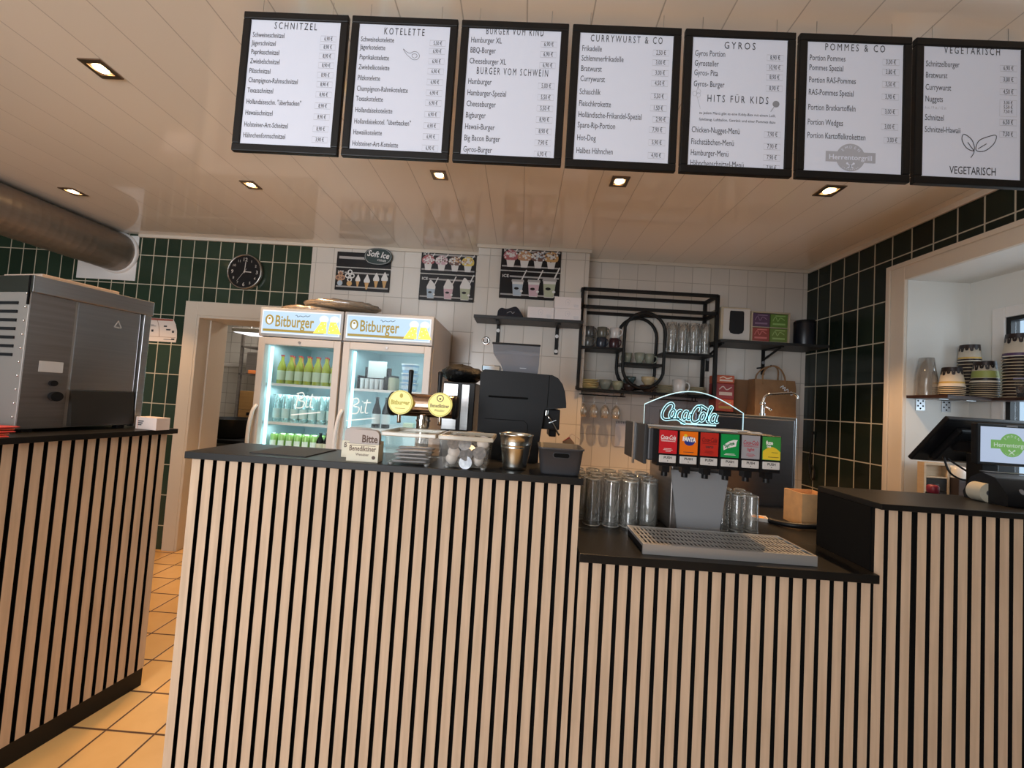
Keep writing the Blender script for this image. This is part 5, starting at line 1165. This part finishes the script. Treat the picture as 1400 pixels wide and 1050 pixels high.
def cup_stack(label, x, y, z, r0, r1, n, h, step, bands, name='cup_stack'):
    """an upside-down tower of nested paper cups: rims of the lower ones, whole print of the top one"""
    t = thing('paper_cup', label+', topmost', 'paper cup', (x, y, z+step*(n-1)), 0, 'paper cups stacked on the niche shelf')
    MB().lathe([(r0+.002, 0), (r0+.002, .005), (r0, .006), (r1, h), (r1-.003, h-.006), (0, h-.006)], (0,0,0), 28).build('cup_body', cups_cream, t)
    rad = lambda f: r0+(r1-r0)*f
    for nm, m_, a, c in bands:
        MB().lathe([(rad(a)+.0006, h*a), (rad(c)+.0006, h*c)], (0,0,0), 28).build(nm, m_, t)
    b = MB(); k = 14
    for i in range(k):
        a = 2*PI*i/k; dz = .10+.10*((i*7) % 5)/4
        P = []
        for f, w_ in ((.80, .20), (.80-dz, .14), (.80-dz-.03, .05)):
            for sgn in (-1, 1): q = a+sgn*w_; P.append(((rad(f)+.0009)*math.cos(q), (rad(f)+.0009)*math.sin(q), h*f))
        b.add(P, [(0, 1, 3, 2), (2, 3, 5, 4)])
    b.build('chocolate_drips', cups_dark, t)
    if n > 1:
        s = MB().lathe([(r0+.0025, 0), (r0+.0025, .004), (r0-.001, .0045)], (0,0,0), 24).lathe([(r0-.001, .0045), (r0-.004, step)], (0,0,0), 24, 1).build('paper_cup', [MATS['rim tan'], cups_dark], None, (x, y, z)); tag(s, label+', lowest', 'paper cup', 'paper cups stacked on the niche shelf')
        for i in range(1, n-1): dup(s, (x, y, z+step*i), None, label+', %s from bottom' % (['second', 'third', 'fourth', 'fifth', 'sixth', 'seventh', 'eighth', 'ninth', 'tenth', 'eleventh', 'twelfth', 'thirteenth', 'fourteenth'][i-1]), 'paper cups stacked on the niche shelf')
mat('rim tan', (.58, .47, .32), .5)
t = thing('plastic_cup', 'smoky see-through plastic cups stacked at the left end of the niche shelf', 'plastic cup', (2.505, 2.44, NZ))
pl = clear('smoky cup', (.72, .70, .67), .2, .05, (.5, .47, .43), .25)
MB().lathe([(.052, 0), (.05, .10), (.034, .235), (0, .235)], (0,0,0), 24).build('cup_body', pl, t)
MB().lathe([(.053, 0), (.055, .002), (.053, .006)], (0,0,0), 24).build('rim', pl, t)
std = [('top_band', cups_dark, .78, 1.0), ('gold_band', cups_gold, .16, .26), ('dark_band', cups_dark, .0, .15)]
cup_stack('small cream cup in front of the smoky cups', 2.555, 2.345, NZ, .054, .041, 6, .115, .011, std)
cup_stack('cream cup in the tall stack behind the lime print', 2.762, 2.437, NZ, .050, .042, 12, .105, .0205, std)
cup_stack('lime printed cup in the middle of the shelf', 2.715, 2.318, NZ, .057, .044, 8, .125, .0125, [('top_band', cups_dark, .80, 1.0), ('lime_badge', cups_lime, .22, .55), ('dark_band', cups_dark, .0, .20)])
cup_stack('plum banded cup in the stack by the window', 2.752, 2.198, NZ, .056, .044, 14, .13, .0175, [('top_band', cups_dark, .80, 1.0), ('plum_band', cups_plum, .0, .16)])
cup_stack('tall stacked cup at the far right beside the clear tub', 2.755, 2.06, NZ, .056, .044, 13, .13, .0175, [('top_band', cups_dark, .80, 1.0), ('plum_band', cups_plum, .0, .30)])
t = thing('clear_tub', 'clear tub with dark contents at the right end of the niche shelf', 'tub', (2.752, 2.155-.0, NZ))
t.location = (2.69+.045, 2.150, NZ)
vs = [(p[0], p[1], z) for w_, z in ((.032, 0), (.036, .10)) for p in rrect(w_, w_*.75, .012, 3)]; n = len(vs)//2
MB().add(vs, [(i, (i+1) % n, n+(i+1) % n, n+i) for i in range(n)]+[tuple(range(n-1, -1, -1))], 0, True).build('tub_body', clear_plastic, t)
vs = [(p[0]*.95, p[1]*.95, z) for w_, z in ((.032, .003), (.0345, .058)) for p in rrect(w_, w_*.75, .012, 3)]
MB().add(vs, [(i, (i+1) % n, n+(i+1) % n, n+i) for i in range(n)]+[tuple(range(n-1, -1, -1)), tuple(range(n, 2*n))], 0, True).build('dark_contents', mat('dark beans', (.03, .025, .03), .6, bump=(200, .8)), t)
vs = [(p[0], p[1], z) for w_, z in ((.039, .1005), (.039, .106)) for p in rrect(w_, w_*.75, .012, 3)]
MB().add(vs, [(i, (i+1) % n, n+(i+1) % n, n+i) for i in range(n)]+[tuple(range(n-1, -1, -1)), tuple(range(n, 2*n))]).build('lid', mat('lilac lid', (.35, .33, .50), .3), t)

# things on the window sill under the shelf
ZS = NZ0+.0125
t = thing('wooden_organizer', 'pale wooden organizer with dark drawers on the window sill', 'organizer', (2.525, 2.41, ZS))
MB().box(-.075, -.02, 0, -.062, .02, .325).box(.062, -.02, 0, .075, .02, .325).box(-.062, -.02, .312, .062, .02, .325).box(-.062, .015, 0, .062, .02, .312).box(-.062, -.018, .235, .062, .015, .243).build('case', mat('pale wood', (.55, .42, .28), .6, noise=((8, 8, 60), .5, (.45, .33, .2))), t)
for k in range(3): d = MB().box(-.06, -.019, .005+.077*k, .06, .012, .077+.077*k).build('drawer', black_plastic, t); MB().box(-.012, -.023, .035+.077*k, .012, -.0195, .045+.077*k).build('handle', dark_grey, d)
t = thing('dark_case', 'dark flat case standing on the window sill behind the till', 'case', (2.71, 2.40, ZS)); MB().box(-.10, -.05, 0, .10, .05, .245).build('case', mat('dark brown case', (.04, .03, .032), .45), t, bevel=.004); MB().box(-.06, -.053, .20, .06, -.0505, .225).build('grey_label', mid_grey, t)
for x, lb in ((2.655, 'white bowl on the dark case, left one'), (2.755, 'white bowl on the dark case, right one')):
    t = thing('white_bowl', lb, 'bowl', (x, 2.40, ZS+.2455), 0, 'white bowls on the dark case'); MB().lathe([(.047, 0), (.048, .03), (.042, .055), (.030, .068), (0, .072)], (0,0,0), 24).build('bowl_body', mat('white glazed', (.75, .74, .72), .2), t); MB().lathe([(.0485, 0), (.0495, .004), (.0485, .008)], (0,0,0), 24).build('rim', white_plastic, t)
t = thing('red_knob_jar', 'small dark red jar beside the drawers on the right ledge', 'jar', (1.78, 1.70, WT)); MB().lathe([(0, 0), (.02, 0), (.022, .01), (.022, .165)], (0,0,0), 16).build('jar_body', black_plastic, t); MB().lathe([(.018, .165), (.02, .172), (.02, .192), (.014, .198), (0, .198)], (0,0,0), 16).build('lid', mat('dark red lid', (.25, .02, .04), .4), t)

# ------------------------------------------------------------------ till with customer display
O = (2.06, 1.84, WT); t = thing('till', 'black touchscreen till with a white customer display, behind the right counter', 'till', O)
up = Vector((0, -.165, .205)).normalized(); nrm = Vector((0, .205, .165)).normalized()
def tilted(b, c, u0, u1, v0, v1, w0, w1):
    P = lambda u, v, w_: tuple(Vector(c)+Vector((u, 0, 0))+up*v+nrm*w_)
    b.add([P(u0, v0, w0), P(u1, v0, w0), P(u1, v1, w0), P(u0, v1, w0), P(u0, v0, w1), P(u1, v0, w1), P(u1, v1, w1), P(u0, v1, w1)], [(0, 3, 2, 1), (4, 5, 6, 7), (0, 1, 5, 4), (1, 2, 6, 5), (2, 3, 7, 6), (3, 0, 4, 7)])
c = (2.06, 1.90, 1.338)
b = wb(O); tilted(b, c, -.178, .19, 0, .262, 0, .022); b.build('screen_housing', black_plastic, t, bevel=.005)
b = wb(O); tilted(b, c, -.165, .177, .012, .25, .0222, .0235); b.build('touch_panel', mat('black screen glass', (.01, .01, .012), .08), t)
b = wb(O); tilted(b, c, -.12, .13, .03, .22, -.03, -.0002); b.build('back_bulge', black_plastic, t, bevel=.01)
b = wb(O); b.box(2.12, 1.80, WT+.02, 2.25, 1.87, 1.45).box(2.05, 1.72, WT, 2.28, 1.96, WT+.022); b.build('stand', black_plastic, t, bevel=.006)
b = wb(O); b.box(1.868, 1.62, 1.362, 2.15, 1.642, 1.530); d = b.build('customer_display', black_plastic, t, bevel=.004)
scr = mat('lit display white', (.10, .11, .13), .3, emit=(.58, .70, .93), es=.68); grn = mat('lit display green', (.04, .08, .02), .3, emit=(.17, .40, .10), es=.75); scw = mat('lit display text', (.1, .1, .1), .3, emit=(.62, .78, .62), es=.65)
b = wb(O); b.rect(1.882, 1.374, 2.137, 1.518, 1.6192); b.build('screen', scr, d)
b = wb(O); b.T = b.T @ Matrix.Translation((0, 1.6188, 0)); emblem(b, 2.005, 1.447, .048, 0, 1); b.build('emblem', [grn, scw], d)
b = wb(O); b.rect(1.985, 1.521, 2.03, 1.527, 1.6195); b.build('bezel_label', mid_grey, d)
b = wb(O); b.box(1.965, 1.645, 1.40, 2.06, 1.80, 1.45).box(1.915, 1.643, WT+.0, 1.985, 1.70, 1.40); b.build('display_arm', black_plastic, t, bevel=.004)
b = wb(O); b.tube(catmull([(1.93, 1.80, 1.37), (1.94, 1.78, 1.30), (2.0, 1.77, 1.275), (2.08, 1.78, 1.30), (2.12, 1.80, 1.34)], 5), .004, 0, 8).tube(catmull([(1.97, 1.82, 1.36), (2.02, 1.76, 1.30), (2.10, 1.78, 1.29), (2.15, 1.83, 1.36)], 5), .004, 0, 8); b.build('cable', black_plastic, t)
O = (1.66, 1.31, 1.265); t = thing('card_terminal', 'rounded black card terminal lying on the right ledge', 'card terminal', O, -.1)
pts = [(-.06, 0), (.07, 0), (.075, .02), (.05, .075), (.015, .096), (-.025, .085), (-.062, .035)]
MB().prism(pts, -.105, .105, 0, 'x', True).build('terminal_body', black_plastic, t, bevel=.006)
b = MB()
for x, w_ in ((-.065, .008), (-.03, .014), (.01, .008)):
    b.add([(x+w_*math.cos(q*PI/6), -.0515+.0, .050+.008*math.sin(q*PI/6)) for q in range(12)], [tuple(range(12))])
b.v = [(v[0], -.0495-(.055-v[2])*.55-.0085, v[2]) for v in b.v]; b.build('badges', mid_grey, t)
MB().box(-.08, .02, .0955, .08, .05, .098).build('keypad_strip', dark_grey, t)
t = thing('receipt_roll', 'beige paper roll standing on end beside the card terminal', 'paper roll', (1.558, 1.335, 1.265)); MB().cyl((0, -.02, .031), .031, .04, 0, 28, 'y').build('roll', mat('beige paper', (.50, .46, .36), .7), t); MB().cyl((0, -.0206, .031), .009, .0005, 0, 16, 'y').build('core', dark_grey, t)

# ------------------------------------------------------------------ kitchen seen through the door
t = thing('kitchen_lamp_panel', 'bright white lamp panel hanging in the kitchen behind the door', 'lamp', (-3.0, 4.55, 2.10))
MB().box(-.42, -.16, 0, .35, .16, .05).build('housing', white_plastic, t, bevel=.004); MB().box(-.40, -.15, -.004, .33, .15, -.0005).build('diffuser', mat('white lamp glow', (1, 1, 1), .5, emit=(.9, .93, 1), es=1.6), t)
MB().tube([(-.3, 0, .05), (-.3, 0, .60)], .006, 0, 6).tube([(.25, 0, .05), (.25, 0, .60)], .006, 0, 6).build('hanging_rod', dark_steel, t)
t = thing('kitchen_rack', 'dark shelving rack against the far kitchen wall', 'rack', (-3.58, 5.4, 0))
b = MB()
for x in (-.32, .6): b.box(x, -.2, 0, x+.03, -.17, 2.2).box(x, .15, 0, x+.03, .18, 2.2)
b.build('posts', dark_steel, t)
for z in (.9, 1.62, 2.0): MB().box(-.32, -.2, z, .63, .18, z+.02).build('shelf', dark_steel, t)
tag(MB().box(-.35, -.03, 0, .28, 0, .05).build('wall_rail', white_plastic, None, (-4.15, 5.599, 1.74), 0, .004), 'white rail across the kitchen tiles seen through the doorway', 'rail')
t = thing('wooden_crate', 'brown wooden crate on the kitchen rack', 'crate', (-3.52, 5.38, .9205)); MB().box(-.34, -.17, 0, .3, .16, .22).box(-.34, -.17, .225, .3, .16, .48).build('crate_body', mat('brown wood', (.30, .16, .05), .6, noise=((4, 4, 30), .5, (.22, .11, .03))), t, bevel=.004); MB().box(-.22, -.176, .15, .1, -.171, .19).build('hand_slot', black_felt, t)
t = thing('steel_container', 'grey steel container on the upper kitchen shelf', 'container', (-3.56, 5.38, 1.6405)); MB().box(-.26, -.16, 0, .3, .15, .30).build('body', dark_steel, t, bevel=.01)
t = thing('orange_packet', 'small orange packet on the kitchen shelf in front of the steel container', 'packet', (-3.66, 5.198, 1.6405)); MB().box(-.10, -.012, 0, .10, .015, .05).build('packet', mat('orange packet', (.75, .22, .06), .5), t, bevel=.008)
t = thing('kitchen_stove', 'dark steel kitchen stove behind the doorway', 'stove', (-3.2, 4.35, 0)); MB().box(-.75, -.35, 0, .6, .35, .86).build('body', dark_steel, t, bevel=.005); MB().box(-.75, -.36, .8605, .6, .36, .895).build('hob', black_metal, t)
b = MB()
for k in range(5): b.cyl((-.6+.25*k, -.375, .74), .022, .024, 0, 14, 'y')
b.build('knob', white_plastic, t)
t = thing('cooking_pot', 'wide dark cooking pot on the kitchen stove', 'pot', (-3.25, 4.32, .8955)); MB().lathe([(0, 0), (.22, 0), (.235, .01), (.235, .20), (.24, .205), (.228, .205), (.226, .02), (0, .018)], (0,0,0), 32).build('pot_body', mat('dark pot', (.06, .06, .055), .35, .6), t)
for s_ in (-1, 1): MB().tube(catmull([(s_*.233, -.05, .15), (s_*.285, -.03, .16), (s_*.285, .03, .16), (s_*.233, .05, .15)], 4), .009, 0, 8).build('handle', black_plastic, t)
t = thing('serving_dish', 'pale flat steel dish beside the pot on the stove', 'dish', (-3.55, 4.12, .8955)); MB().lathe([(.11, 0), (.115, .006), (.02, .03), (0, .03)], (0,0,0), 28).build('lid_body', steel, t); MB().cyl((0, 0, .03), .015, .02, 0, 14).build('knob', black_plastic, t)
t = thing('hose_loop', 'dark hose hanging in a loop in front of the kitchen tiles', 'hose', (-3.32, 4.0, 2.69)); MB().tube(catmull([(-.05, 0, 0), (-.05, 0, -.45), (-.02, 0, -.72), (.05, 0, -.80), (.11, 0, -.70), (.12, 0, -.4), (.12, 0, 0)], 6), .010, 0, 8).build('hose', dark_grey, t); MB().box(-.08, -.02, -.012, .15, .02, .005).build('bracket', dark_steel, t)
